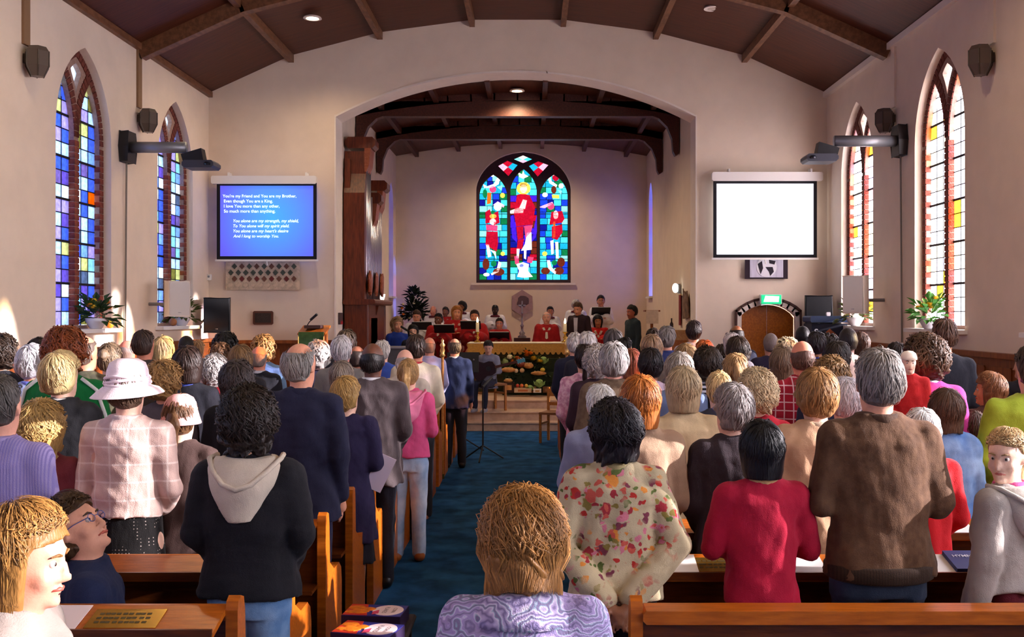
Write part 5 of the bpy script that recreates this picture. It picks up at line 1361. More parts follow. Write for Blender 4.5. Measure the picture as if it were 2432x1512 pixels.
        if nl:
            wd = (.0014 if near == 3 else .0024 if near == 2 else .0042 if near == 1 else .008) * (1.25 if curl else 1.)
            w = wd * np.array([.5] + [1.0] * (seg - 2) + [.25])[None, :, None] * q.uniform(.6, 1.2, nl)[:, None, None]
            T = np.gradient(K, axis=1); T /= np.linalg.norm(T, axis=2, keepdims=True) + 1e-9
            out = K - np.array([0, -.006, .12]); out /= np.linalg.norm(out, axis=2, keepdims=True)
            Sd = np.cross(T, out); Sd /= np.linalg.norm(Sd, axis=2, keepdims=True) + 1e-9
            ringp = np.stack([K - Sd * w, K + out * w * .7, K + Sd * w], 2)     # nl, seg, 3, 3
            base = len(V) + (np.arange(nl)[:, None, None] * seg + np.arange(seg - 1)[None, :, None]) * 3
            k4 = np.arange(2)[None, None, :]; k5 = k4 + 1
            LF = np.stack([base + k4, base + k5, base + 3 + k5, base + 3 + k4], -1).reshape(-1, 4)
            V = np.concatenate([V, ringp.reshape(-1, 3)]); Fc = np.concatenate([Fc, LF])
            lock = np.concatenate([lock, np.repeat(np.clip(q.normal(.30, .26, nl), -.15, .9), seg * 3)])
    if style in ('pony', 'bun', 'longpony'):
        L2 = []
        f2 = Field((-.07, -.28, -.2), (.07, -.05, .26), c)
        if style == 'pony': f2.cone((0, -.10, .17), (0, -.14, .10), .03, .036, .02); f2.cone((0, -.14, .10), (0, -.12, -.08), .036, .018, .02); f2.noise(.004, 80, seed, .3)
        else: f2.ell((0, -.12, .17), (.05, .045, .045), .01); f2.noise(.006, 90, seed)
        v2, q2 = f2.mesh(); Fc = np.concatenate([Fc, q2 + len(V)]); V = np.concatenate([V, v2]); lock = np.concatenate([lock, np.full(len(v2), .3)])
    return V, Fc, lock
HAIR_CACHE = {}

def rot(yaw=0, pitch=0, roll=0):
    """Degrees. yaw left positive, pitch up positive, roll to the right shoulder positive."""
    return np.array((Matrix.Rotation(math.radians(yaw), 3, 'Z') @ Matrix.Rotation(math.radians(pitch), 3, 'X') @ Matrix.Rotation(math.radians(roll), 3, 'Y')))

ARMS = dict(down=((.195, -.015, 1.13), (.21, .05, .89)), front=((.205, -.01, 1.14), (.09, .25, 1.11)), low=((.205, -.01, 1.13), (.10, .19, .92)), back=((.245, -.06, 1.13), (.055, -.175, .90)), cross=((.225, .02, 1.14), (.02, .20, 1.15)),
            read=((.215, .03, 1.17), (.10, .27, 1.22)), mixd=((.22, -.015, 1.14), (.23, .06, .91)), guitar=((.24, .06, 1.16), (.16, .26, 1.12)))
def garment_rows(g, w, hem):
    d = dict(jacket=(.018, 1.06), shirt=(.010, 1.0), sweater=(.016, 1.0), coat=(.026, 1.08), blouse=(.012, .97), robe=(.03, 1.05), hoodie=(.022, 1.03))[g]
    e, k = d; k *= w
    rows = [(1.480, .078, .068, -.012), (1.445, .110 * k, .086, -.014), (1.38, .152 * k + e, .104 + e, -.008), (1.24, .152 * k + e, .114 + e, .002), (1.05, .140 * k + e * 1.1, .106 + e, .004), (.95, .156 * k + e, .113 + e, 0), (.84, .168 * k + e, .122 + e, -.004)]
    if g == 'robe': rows = rows[:4] + [(1.0, .19 * k, .16, 0), (.6, .22 * k, .19, 0), (hem, .25 * k, .22, 0)]
    elif hem < .84: rows.append((hem, (.168 + .06 * (.84 - hem)) * k + e * 1.4, .124 + e * 1.5 + .05 * (.84 - hem), -.004))
    else: rows = [r for r in rows if r[0] > hem + .01] + [(hem, np.interp(hem, [r[0] for r in rows[::-1]], [r[1] for r in rows[::-1]]), np.interp(hem, [r[0] for r in rows[::-1]], [r[2] for r in rows[::-1]]) , 0)]
    return rows
PEOPLE = []
def person(x, y, top, label, hair='short', hc='3a2a20', sk='d9a184', g='jacket', gc='2a2a30', gk='plain', gc2=None, hem=.82, legs='trousers', lc='2a2c34', lk='plain', lc2=None,
           arms='low', yaw=0, head=(0, 0, 0), w=1., near=0, sit=False, base=0., collar=None, hood=None, shoes='1c1a1a', face=False, sleeve=True, extra=None, group='congregation standing in the pews', lean=0, hairvar=None, glasses=False, armsR=None):
    """One figure. x, y: where it stands; top: height of the crown above the nave floor."""
    seed = len(PEOPLE) + 3
    drop = (.40 if sit is True else sit) if sit else 0.
    s = (top - base) / (1.752 - drop + (.012 if hair in ('curly', 'afro', 'perm', 'longcurl') else 0))
    t = thing('person', label, 'person', (x, y, base), math.radians(yaw), group)
    PEOPLE.append(t)
    if lean: t.rotation_euler = (math.radians(lean), 0, math.radians(yaw))
    c = {0: .024, 1: .017, 2: .0115, 3: .0095}[near] / s
    c = min(c, .026)
    zo = -drop
    hR = rot(*head); piv = np.array((0, -.005, 1.485 + zo))
    def hp(p): return tuple(piv + hR @ np.array(p))
    def A(v): return (v[0], v[1], v[2] + zo)
    el, wr = ARMS[arms]; el2, wr2 = ARMS[armsR or arms]
    sides = ((-1, el, wr), (1, el2, wr2))
    sh = (.150 * w, -.012, 1.392)
    # ---- body: one continuous skin surface
    fd = Field((-.42, -.34 if not sit else -.3, 0.0), (.42, .42 if not sit else .62, 1.80 + zo), c)
    fd.loft([(.82 + zo, .145 * w, .10, -.005), (1.05 + zo, .130 * w, .09, .0), (1.25 + zo, .150 * w, .10, .0), (1.38 + zo, .150 * w, .085, -.006), (1.44 + zo, .10, .065, -.012), (1.47 + zo, .06, .055, -.01)], .03)
    fd.cone(A((0, -.015, 1.42)), hp((0, .005, .06)), .056, .052, .03)
    for sd, e_, w_ in sides:
        S_, E_, W_ = A((sd * sh[0], sh[1], sh[2])), A((sd * e_[0] * w, e_[1], e_[2])), A((sd * w_[0], w_[1], w_[2]))
        fd.cone(S_, E_, .046, .036, .03); fd.cone(E_, W_, .036, .025, .015)
        d = np.array(W_) - np.array(E_); d /= np.linalg.norm(d)
        side_v = np.cross(d, [0, 0, 1.]) if abs(d[2]) < .8 else np.array([0, 1., 0]); side_v = side_v / np.linalg.norm(side_v)
        pc = np.array(W_) + d * .045
        fd.cone(np.array(W_), pc + d * .02, .024, .033, .012)
        if near or arms in ('front', 'read', 'back'):
            bend = np.array([-sd * .35, .25, -.25]) if abs(d[2]) > .8 else np.array([-sd * .3, 0, -.55])
            for k in range(4):
                o_ = side_v * (k - 1.5) * .019; l = (.040, .046, .043, .034)[k]
                a0 = pc + o_ + d * .035; a1 = a0 + d * l; a2 = a1 + (d * .5 + bend) * l * .8
                fd.cone(a0, a1, .0095, .009, .005); fd.cone(a1, a2, .009, .0075, .004)
            th0 = pc + side_v * .030 * (1 if sd > 0 else 1) - d * .02; fd.cone(th0, th0 + (d * .7 + side_v * .6) * .05, .0115, .009, .008)
    if sit:
        for sd in (-1, 1):
            fd.cone((sd * .09, .0, .54), (sd * .10, .40, .52), .075, .055, .03); fd.cone((sd * .10, .40, .52), (sd * .10, .42, .10), .05, .034, .02); fd.cone((sd * .10, .40, .05), (sd * .105, .54, .035), .034, .03, .02)
    else:
        for sd in (-1, 1):
            fd.cone((sd * .085, 0, .86), (sd * .09, .01, .48), .082, .052, .03); fd.cone((sd * .09, .01, .48), (sd * .095, -.02, .09), .052, .034, .02); fd.cone((sd * .095, -.04, .045), (sd * .105, .10, .035), .035, .03, .02)
    # head
    def he(c_, r_, k=.012, cut=False): fd.ell(hp(c_), r_, k, hR, cut)
    he((0, 0, .14), (.077, .096, .106), .02)
    he((0, .028, .055), (.056, .066, .066), .03)
    for sx in (-1, 1):
        he((sx * .079, -.004, .112), (.010, .019, .031), .006)
        he((sx * .082, -.012, .118), (.008, .016, .022), .004)
    he((0, .088, .022), (.022, .02, .018), .015)
    fd.cone(hp((0, .090, .142)), hp((0, .113, .088)), .009, .014, .010); 
    if near and face:
        for sx in (-1, 1):
            he((sx * .031, .101, .128), (.019, .016, .013), .008, True); he((sx * .038, .068, .085), (.026, .024, .026), .02); fd.cone(hp((sx * .014, .102, .084)), hp((sx * .006, .108, .084)), .009, .009, .005)
        he((0, .084, .153), (.05, .014, .010), .012)
        he((0, .098, .056), (.022, .012, .012), .008)
    V, Q = fd.mesh()
    body = link('body', np_mesh('body', V * s, Q, skin(sk)), t)
    M3 = lambda p: tuple(np.array(hp(p)) * s)
    if face:
        for sx in (-1, 1):
            ey = MB().ball(M3((sx * .031, .081, .127)), .0118 * s, 12, 8).build('eye', mat('eye_white', 'c4b8b0', .35), t, smooth=True)
            pu = MB().ball(M3((sx * .031, .0885, .127)), .0062 * s, 10, 6).build('iris', mat('iris_dark', '2c221c', .2), ey, smooth=True)
            MB().tube([M3((sx * .014, .099, .146)), M3((sx * .032, .098, .152)), M3((sx * .05, .085, .147))], [.003 * s, .0042 * s, .002 * s], 6).build('eyebrow', hairm(hc), t)
        MB().tube([M3((-.025, .088, .054)), M3((-.010, .104, .058)), M3((0, .106, .056)), M3((.010, .104, .058)), M3((.025, .088, .054))], [.003 * s, .0062 * s, .0055 * s, .0062 * s, .003 * s], 8).build('lips', mat('lips_' + sk, tuple(int(v) for v in (int(sk[0:2], 16) * .82, int(sk[2:4], 16) * .55, int(sk[4:6], 16) * .56)), .45), t, smooth=True)
        if face == 'sing': MB().ball(M3((0, .093, .045)), (.012 * s, .012 * s, .011 * s), 10, 6).build('open_mouth', mat('mouth_dark', '3a1416', .6), t, smooth=True)
    # ---- upper garment
    if g:
        cg = c * .9 if near >= 2 else c
        fd = Field((-.46, -.36, max(.0, min(hem, wr[2] - .05, wr2[2] - .05) + zo - .05) if g != 'robe' else .02), (.46, .40, 1.52 + zo), cg)
        rows = [(max(.05, r[0] + zo), r[1], r[2], r[3]) for r in garment_rows(g, w, hem)]
        fd.loft(rows, .02, 2.3)
        ez = dict(jacket=.020, coat=.026, sweater=.016, shirt=.012, blouse=.012, robe=.045, hoodie=.024)[g]
        for sd in (-1, 1): fd.cone(A((sd * .03, -.02, 1.452)), A((sd * (sh[0] + .008), sh[1], sh[2] + .004)), .040, .046 + ez * .5, .04)
        if sleeve:
            for sd, e_, w_ in sides:
                S_, E_, W_ = A((sd * (sh[0] + .004), sh[1], sh[2])), A((sd * e_[0] * w, e_[1], e_[2])), A((sd * w_[0], w_[1], w_[2]))
                W_ = tuple(np.array(E_) + (np.array(W_) - np.array(E_)) * .93)
                fd.cone(S_, E_, .052 + ez, .040 + ez, .022); fd.cone(E_, W_, .040 + ez, .030 + ez * (1.1 if g != 'robe' else 1.9), .014)
        if near: fd.noise(.0048 if near >= 2 else .0028, 24, seed, .75); fd.noise(.0016, 60, seed + 1, .8)
        V, Q = fd.mesh()
        top_o = link({'jacket': 'jacket', 'coat': 'coat', 'sweater': 'sweater', 'shirt': 'shirt', 'blouse': 'blouse', 'robe': 'robe', 'hoodie': 'hooded_top'}[g], np_mesh('top', V * s, Q, cloth(gc, gk, gc2)), t)
        if g == 'jacket' and not collar: collar = gc
    if collar:
        MB().lathe([(.072 * s, 0), (.082 * s, .012 * s), (.080 * s, .032 * s), (.070 * s, .046 * s), (.064 * s, .040 * s), (.066 * s, .004 * s)], (0, -.012 * s, (1.447 + zo) * s), 22, 1.0, .92).build('collar', cloth(collar), t, smooth=True)
        if g == 'jacket' and near:
            pass
    # ---- lower garment
    if legs == 'trousers':
        fd = Field((-.30, -.2, 0.02), (.30, .22 if not sit else .56, .98 + zo if not sit else .70), c)
        if sit:
            fd.loft([(.44, .16 * w, .12, .02), (.64, .15 * w, .11, 0)], .03)
            for sd in (-1, 1): fd.cone((sd * .09, .02, .53), (sd * .10, .40, .52), .088, .068, .03); fd.cone((sd * .10, .40, .52), (sd * .10, .42, .10), .064, .05, .02)
        else:
            fd.loft([(.78, .155 * w, .112, 0), (.95, .158 * w, .112, 0)], .03)
            for sd in (-1, 1): fd.cone((sd * .085, 0, .84), (sd * .092, .01, .48), .094, .068, .02); fd.cone((sd * .092, .01, .48), (sd * .097, -.01, .07), .068, .058, .02)
        if near: fd.noise(.003, 30, seed + 2, .5)
        V, Q = fd.mesh(); link('trousers', np_mesh('trousers', V * s, Q, cloth(lc, lk, lc2)), t)
    elif legs == 'skirt':
        fd = Field((-.34, -.26, .38), (.34, .26, 1.04), c); fd.loft([(.42, .20 * w, .16, 0), (.80, .160 * w, .118, 0), (1.0, .140 * w, .102, 0)], .03)
        if near: fd.noise(.004, 30, seed, .2)
        V, Q = fd.mesh(); link('skirt', np_mesh('skirt', V * s, Q, cloth(lc, lk, lc2)), t)
    if near or shoes != '1c1a1a':
        for sd in (-1, 1):
            yy = .42 if sit else 0
            f2 = Field((-.06, -.12, -.01), (.06, .2, .12), .012); f2.cone((0, -.03, .045), (0, .12, .032), .044, .036, .02); f2.cone((0, -.03, .05), (0, -.02, .09), .042, .040, .02)
            f2.put((-.1, -.2, -.1), (.1, .3, .02), lambda X, Y, Z: np.broadcast_to(Z - .006, np.broadcast_shapes(X.shape, Y.shape, Z.shape)).astype(np.float32), .003, True)
            V, Q = f2.mesh(); link('shoe', np_mesh('shoe', (V + np.array([sd * .10, yy, -.004])) * s, Q, mat('shoe_' + shoes, shoes, .35)), t)
    # ---- hair
    if hair:
        key = (hair, near, seed % (3 if near < 2 else 50))
        if key not in HAIR_CACHE: HAIR_CACHE[key] = hair_geo(hair, seed, near)
        V, Q, lk_ = HAIR_CACHE[key]
        if len(V):
            me = np_mesh('hair', (piv + V @ hR.T) * s, Q, hairm(hc))
            a_ = me.attributes.new('lock', 'FLOAT', 'POINT')
            if len(me.vertices) == len(lk_): a_.data.foreach_set('value', lk_.astype(np.float32))
            link('hair', me, t)
    if hood:
        f2 = Field((-.24, -.30, 1.16), (.24, .12, 1.56), .011)
        f2.loft([(1.475, .13, .10, -.03), (1.44, .155, .12, -.05), (1.36, .135, .085, -.105), (1.27, .095, .05, -.135), (1.21, .045, .03, -.15)], .03, 2.0)
        f2.ell((0, .02, 1.53), (.095, .10, .09), .02, None, True); f2.noise(.003, 30, seed)
        V, Q = f2.mesh(); ho = link('hood', np_mesh('hood', V * s + np.array([0, 0, zo * s]), Q, cloth(hood)), t)
        MB().tube([(a * s, b_ * s, c_ * s) for a, b_, c_ in [(-.145, .02, 1.475), (-.155, -.06, 1.47), (-.12, -.135, 1.43), (-.06, -.185, 1.375), (0, -.20, 1.355), (.06, -.185, 1.375), (.12, -.135, 1.43), (.155, -.06, 1.47), (.145, .02, 1.475)]], .012 * s, 8).build('hood_rim', cloth(hood), ho, smooth=True)
    if glasses:
        mb = MB()
        for sx in (-1, 1):
            mb.tube([M3((sx * .033 + .021 * math.cos(a), .103, .128 + .016 * math.sin(a))) for a in [2 * PI * k / 14 for k in range(15)]], .0016 * s, 5, False)
            mb.tube([M3((sx * .054, .102, .132)), M3((sx * .078, .05, .132)), M3((sx * .080, -.005, .126))], .0018 * s, 5)
        mb.tube([M3((-.012, .106, .132)), M3((.012, .106, .132))], .0016 * s, 5)
        mb.build('glasses', mat('spectacle_frame', '5a6ab0', .3, .5), t)
    if extra: extra(t, s, M3, hp, piv, hR)
    return t

ROW = lambda j: 4.17 + .78 * j
def P(px, py, j, label, **k):
    """A figure from where its crown shows in the photograph and the pew row it stands in."""
    d = j if j > 20 or isinstance(j, float) else ROW(j)
    kw = dict(near=2 if d < 6.0 else 1 if d < 9.2 else 0); kw.update(k)
    return person(PX(px, d), d, PZ(py, d), label, **kw)
# ---------------------------------------------------------------- hats, held things
def hat_on(kind, m, band=None):
    def fn(t, s, M3, hp, piv, hR):
        prof = dict(brim=[(.005, .285), (.05, .282), (.085, .262), (.098, .225), (.104, .17), (.112, .15), (.145, .128), (.165, .108), (.168, .104), (.145, .118), (.110, .138), (.098, .14)],
                    bucket=[(.005, .268), (.04, .264), (.072, .245), (.088, .215), (.098, .165), (.108, .13), (.118, .10), (.116, .096), (.098, .13), (.09, .15)],
                    cap=[(.005, .265), (.05, .258), (.082, .232), (.096, .19), (.098, .165), (.092, .16)])[kind]
        n = 28; v = []; f = []
        for r, z in prof:
            for k in range(n):
                a = 2 * PI * k / n; e = 1 + (.05 * math.sin(a * 2 + 1) if r > .12 else 0)
                v.append(M3((r * math.cos(a) * e * .96, r * math.sin(a) * 1.12 * e - .005, z + (.012 * math.sin(a + .6) if r > .12 else 0))))
        for i in range(len(prof) - 1):
            for k in range(n): f.append((i * n + k, i * n + (k + 1) % n, (i + 1) * n + (k + 1) % n, (i + 1) * n + k))
        h = link('hat', mesh_from('hat', v, f, m, True), t)
        if band:
            for z0 in (.160, .176, .192):
                r = .107 - (z0 - .16) * .1
                MB().tube([M3((r * math.cos(2 * PI * k / n) * .97, r * math.sin(2 * PI * k / n) * 1.13 - .005, z0 + .008 * math.sin(2 * PI * k / n * 2 + z0 * 90))) for k in range(n + 1)], .008 * s, 6, False).build('hat_band', band, h, smooth=True)
    return fn
def earrings(m):
    def fn(t, s, M3, hp, piv, hR):
        for sx in (-1, 1): MB().ball(M3((sx * .084, .0, .078)), .010 * s, 8, 6).build('earring', m, t, smooth=True)
    return fn
def stripe_sleeve(m):
    def fn(t, s, M3, hp, piv, hR):
        for sx in (-1, 1):
            MB().tube([(sx * .13 * s, -.085 * s, 1.47 * s), (sx * .215 * s, -.075 * s, 1.40 * s), (sx * .262 * s, -.06 * s, 1.25 * s), (sx * .288 * s, -.05 * s, 1.13 * s)], .011 * s, 6).build('sleeve_stripe', m, t, smooth=True)
    return fn
def jabot(t, s, M3, hp, piv, hR):
    m = cloth('f0ead8'); zc = piv[2] - .05
    for sx in (-1, 1):
        MB().prism([(sx * .05, .045), (sx * .092, .035), (sx * .024, -.11), (0, -.115), (0, -.06)], 'y', .118, .130).build('collar_fall', m, t)
    for o in t.children:
        if o.name.startswith('collar_fall'): o.location = (0, .012, (zc - .03) * s); o.rotation_euler = (-.25, 0, 0)
    MB().prism([(-.022, 0), (.022, 0), (.03, -.13), (0, -.15), (-.03, -.13)], 'y', .16, .172).build('jabot', m, t).location = (0, 0, (zc - .11) * s)
def yoke(t, s, M3, hp, piv, hR):
    MB().lathe([(.085 * s, .035 * s), (.105 * s, .03 * s), (.135 * s, .0), (.12 * s, -.012 * s), (.08 * s, .01 * s)], (0, 0, (piv[2] - .045) * s), 20, 1.1, .95).build('maroon_yoke', cloth('5c1424'), t, smooth=True)
def both(*fs):
    def fn(*a):
        for f in fs: f(*a)
    return fn
M_hatpink = mat('pale_pink_felt', 'efdde2', .85, var=.05, vs=20, bump=.15, bs=200); M_hatrose = mat('rose_felt', 'eeb6b2', .9, var=.08, vs=20, bump=.2, bs=200)

DS, BS, LS, PS, RS, FS = '5a3526', '8f5d40', 'd9a184', 'e3b49c', 'd0876a', 'e8c0a8'      # skin tones
# ================================================================ congregation: rows under the blue-paned windows
P(0, 884, 0, 'person with short grey hair in a lilac pinstriped shirt', hair='crop', hc='5a5450', sk='dd9f86', g='shirt', gc='b6a6dc', gk='stripe', gc2='8f84c4', collar='b6a6dc', arms='down', w=1.06, hem=.86)
P(592, 924, 0, 'person with dark wavy hair in a black jacket with a cream hood', hair='curly', hc='2c211d', g='coat', gc='1c1b21', hood='d8c8b4', arms='low', hem=.87, lc='5f86b4', lk='denim', lc2='a9c4e0', w=1.1)
P(305, 858, 1, 'person in a pale pink wide-brimmed hat and sheer pink jacket', hair='short', hc='5a4638', sk=PS, g='blouse', gc='e6c4b8', gk='plaid', gc2='f4e4dc', hem=1.0, legs='skirt', lc='1a1818', lk='dots', lc2='a89c94', arms='low', collar='ecd2c8', extra=hat_on('brim', M_hatpink, M_hatpink), w=1.06)
P(430, 934, 5.12, 'girl in a rose felt hat and dark brown sweater with a brown ponytail', hair='pony', hc='6a4a30', sk=PS, g='sweater', gc='4a3733', hem=.72, legs='skirt', lc='2a2226', arms='front', extra=hat_on('bucket', M_hatrose), w=.98)
P(100, 957, 1, 'person with long golden curls standing beside the lilac shirt', hair='longcurl', hc='c8a262', sk=LS, g='coat', gc='7a3038', arms='low')
P(147, 835, 2, 'young person with blond hair and white collar in a black suit', hair='full', hc='d9bd86', sk=PS, g='jacket', gc='17171c', collar='f0ece6', head=(-14, 0, 0))
P(158, 781, 3, 'tall person with red curly hair in a green striped tracksuit top', hair='curly', hc='8a4420', sk=PS, g='jacket', gc='0f7a3c', collar='0f7a3c', extra=stripe_sleeve(cloth('eef2ee')), arms='low', w=1.12)
P(78, 819, 4, 'person with thick white hair in a pale blue striped shirt', hair='full', hc='c9c6cc', sk=RS, g='shirt', gc='b8c4e0', gk='stripe', gc2='7f90c4', collar='6f78d0')
P(92, 801, 6, 'person with dark hair standing behind the red curls', hair='short', hc='2b221e', g='jacket', gc='2c2a30')
P(3, 797, 5, 'person with dark curly hair and dark coat at the wall side', hair='curly', hc='33251d', g='coat', gc='23222a')
P(200, 790, 4, 'greying person in an olive tweed jacket behind the green top', hair='thin', hc='6c5a50', sk=RS, g='jacket', gc='4c4a3c', gk='blotch', gc2='56543f', head=(-20, 0, 0))
P(262, 813, 5, 'person with a dark blond bun in a navy striped top', hair='bun', hc='7c6650', sk=PS, g='sweater', gc='2a2a3c', gk='lines', gc2='c8c8d4')
P(302, 803, 8, 'bald pink-headed person behind the dark blond bun', hair='bald', hc='b0a49c', sk='d88a74', g='jacket', gc='3c3a42', head=(-15, 0, 0))
P(342, 780, 6, 'tall person with cropped brown hair in a brown jacket', hair='crop', hc='4a3830', sk=RS, g='jacket', gc='4c4038', head=(-8, 0, 0))
P(388, 800, 7, 'person with long straight blond hair and a grey coat', hair='long', hc='cdb27c', sk=PS, g='coat', gc='55505a')
P(392, 860, 3, 'person with light brown curls and glasses behind the pink hat', hair='curly', hc='b58a56', sk=RS, g='shirt', gc='5a5058', head=(-25, 0, 0), glasses=True)
P(447, 822, 4, 'person with a dark brown bob and blue collar in a black jacket', hair='sleek', hc='30201b', sk=PS, g='jacket', gc='1c1c26', collar='5060c0', w=1.05)
P(443, 793, 9, 'person with short black hair in front of the wainscot', hair='crop', hc='22201f', sk=BS, g='jacket', gc='26262c')
P(469, 806, 10, 'person with light brown hair beside the short black hair', hair='short', hc='a5805a', g='shirt', gc='8a8490')
P(537, 793, 9, 'person with a black afro below the black loudspeaker', hair='afro', hc='1c1a1c', sk=DS, g='coat', gc='3a3440')
P(525, 815, 8, 'person with brown curls in a red and white striped top', hair='perm', hc='6a4a34', g='sweater', gc='a88a90', gk='stripe', gc2='efe6e6')
P(511, 842, 5, 'person with grey permed hair in a red cardigan', hair='perm', hc='bdb6b4', sk=RS, g='sweater', gc='a3182a')
P(573, 820, 6, 'person with long brown streaked hair in a charcoal jacket', hair='long', hc='8a6a48', g='jacket', gc='2b2930')
P(615, 817, 7, 'bald person in a dark suit with a white collar', hair='bald', hc='9a8c86', sk='d98f76', g='jacket', gc='23232c', collar='ebe8ee')
P(627, 797, 8, 'person with sandy curls in a sky blue shirt', hair='curly', hc='b8854e', sk=LS, g='shirt', gc='7fa6d0', collar='7fa6d0')
P(565, 862, 3, 'person with dark grey wavy hair in a black cardigan', hair='wavy', hc='453b3b', g='sweater', gc='1f1d22')
P(713, 806, 2, 'balding grey-haired person in a navy suit by the pew end', hair='thin', hc='9a948e', sk='dd9a7c', g='jacket', gc='20213a', collar='20213a', arms='down', hem=.78, lc='22233c', head=(-22, 0, 0), w=1.1)
P(757, 810, 7, 'person with fluffy white hair behind the balding navy suit', hair='perm', hc='d6d0cc', sk=PS, g='coat', gc='44405a')
P(812, 795, 6, 'person with combed white hair in a light grey suit', hair='short', hc='cfcacc', sk='e0a090', g='jacket', gc='8a8480', collar='eeeaf0')
P(824, 783, 8, 'person with streaked brown hair behind the combed white hair', hair='full', hc='5e4c3c', g='jacket', gc='3a3840')
P(848, 816, 7, 'balding person with brown skin and a dark collar', hair='thin', hc='4a3c38', sk='b07058', g='jacket', gc='2c2830')
P(885, 808, 4, 'bald person with dark skin in a grey wool suit', hair='bald', hc='2a2424', sk='6a4030', g='jacket', gc='5c5052', collar='f0eef4', arms='low', hem=.74, lc='1f1e28', w=1.12, near=2)
P(823, 895, 3, 'person with short straw-blond hair in a purple-navy coat', hair='full', hc='c39a5c', sk=PS, g='coat', gc='2c2548', hem=.58, arms='front', legs='skirt', lc='1c1a24', near=2, head=(-25, 0, 0))
P(812, 858, 5, 'person with long grey-brown hair beside the grey wool suit', hair='long', hc='8f8074', g='coat', gc='35323c', near=1)
P(970, 851, 5, 'girl with a blond ponytail in a pink hooded top and pale jeans', hair='pony', hc='caa06a', sk=PS, g='hoodie', gc='ee5c94', hood='f488ac', hem=.90, lc='9db8dc', lk='denim', lc2='e4ecf6', shoes='a8602c', arms='front', near=2, w=.98)
P(962, 824, 6, 'elderly person with a bald crown in a cream jacket', hair='bald', hc='c8bcb4', sk='e2ac96', g='jacket', gc='d4c8b8')
P(988, 792, 7, 'person with dark hair in a cream shirt by the aisle', hair='short', hc='3c2c26', sk='d08868', g='shirt', gc='ecdfc4', collar='b03038', w=1.1)
P(1020, 797, 11, 'bald person in a pale blue shirt near the front', hair='bald', hc='a08878', sk='d69478', g='shirt', gc='b9b8e4', collar='b9b8e4')
P(1080, 800, 12.93, 'person with thinning hair in a navy suit standing at the front of the aisle', hair='thin', hc='5a4a42', sk='c98468', g='jacket', gc='1f2848', collar='e8e8f0', arms='down', hem=.80, lc='26262e', near=1, w=1.04)
P(908, 806, 9, 'person with white hair and blue collar next to the grey wool suit', hair='short', hc='d8d2cc', sk=PS, g='shirt', gc='3c58b0', collar='3c58b0')
# ---------------------------------------------------------------- rows under the sunlit windows
P(1462, 957, 0, 'person with a black bob and hands clasped behind a floral jacket', hair='wavy', hc='1c161c', sk='8c5a40', g='coat', gc='c9b894', gk='floral', collar='a8986c', arms='back', hem=.88, lc='1d1b22', head=(16, -6, 0), w=1.06, extra=earrings(M_gold))
P(1425, 910, 2, 'person with bright white hair in a pale blue-grey jacket', hair='short', hc='ece6e0', sk='e0b09c', g='jacket', gc='8e94b4', collar='8e94b4', head=(14, 0, 0))
P(1520, 892, 1, 'person with a sleek auburn bob in a beige trench coat', hair='sleek', hc='b5692c', sk=PS, g='coat', gc='c0a084', collar='cdb096', hem=.55, extra=earrings(M_gold))
P(1622, 870, 2, 'person with a blond-grey bob in a cream cardigan', hair='sleek', hc='bfa884', sk=PS, g='sweater', gc='e4cba0', w=1.05)
P(1738, 912, 1, 'person with short silver hair and glasses in a dark plum coat', hair='full', hc='9c9492', sk=PS, g='coat', gc='3a2f35', hem=.6, head=(24, 0, 0), glasses=True)
P(1808, 998, 0, 'person with a glossy black bob in a crimson sweater', hair='sleek', hc='15141a', sk='c89878', g='sweater', gc='b8183a', collar='c8a070', arms='cross', hem=.89, lc='23262e', lk='denim', lc2='3a3e48', w=1.02)
P(1938, 876, 1, 'person with short honey-brown hair in a long beige coat', hair='full', hc='a87a4a', sk=PS, g='coat', gc='d8ac88', collar='e0c2a4', hem=.5, w=1.08)
P(1798, 877, 2, 'person with blond permed hair in a bright red top', hair='perm', hc='d8bf98', sk=PS, g='sweater', gc='c01830')
P(1905, 802, 4, 'balding person in a red plaid shirt', hair='bald', hc='6a4c40', sk='dd8f74', g='shirt', gc='b02038', gk='check', gc2='e8c0c8', collar='b02038')
P(2085, 823, 0, 'tall person with grey hair in a brown leather jacket and jeans', hair='short', hc='8e8680', sk='d6987c', g='jacket', gc='5a3e2a', gk='blotch', gc2='60442f', collar='4c3424', arms='front', hem=.86, lc='1f2a3c', lk='denim', lc2='35435a', w=1.14, extra=lambda t, s, M3, hp, piv, hR: MB().lathe([(.195 * s, 0), (.212 * s, .01 * s), (.212 * s, .055 * s), (.20 * s, .065 * s)], (0, -.002 * s, .845 * s), 30, 1.0, .74).build('waistband', cloth('3a281c', 'stripe', '2c1e15'), t, smooth=True))
P(2188, 966, 1, 'person with fine white hair in a scarlet sweater', hair='short', hc='efe9ea', sk=FS, g='sweater', gc='d01f28', hem=.8, lc='8a2430')
P(2245, 925, 2, 'person with a brown bob in a blue denim jacket', hair='bob', hc='5e4434', sk=PS, g='jacket', gc='5a7eb8', gk='denim', gc2='a8c4e4', collar='6a8cc0')
P(2200, 797, 3, 'person with brown curls in a magenta sweater carrying a small child', hair='curly', hc='5a4030', sk=LS, g='sweater', gc='c0398c', collar='cfd4e6', arms='front', head=(28, -4, 0), w=1.12)
P(2240, 752, 5, 'very tall person with brown hair in a dark suit', hair='crop', hc='5e4234', sk='c89070', g='jacket', gc='23242e')
P(2350, 885, 4, 'child with ginger-brown hair and face turned to the wall', hair='bob', hc='8a5a38', sk='d98a60', g='sweater', gc='5c3a34', head=(55, 0, 0), near=2, face=True)
P(2452, 818, 2, 'broad person in a lime green cardigan at the wall side', hair='short', hc='4a3a30', g='sweater', gc='b4c83c', w=1.3, arms='low')
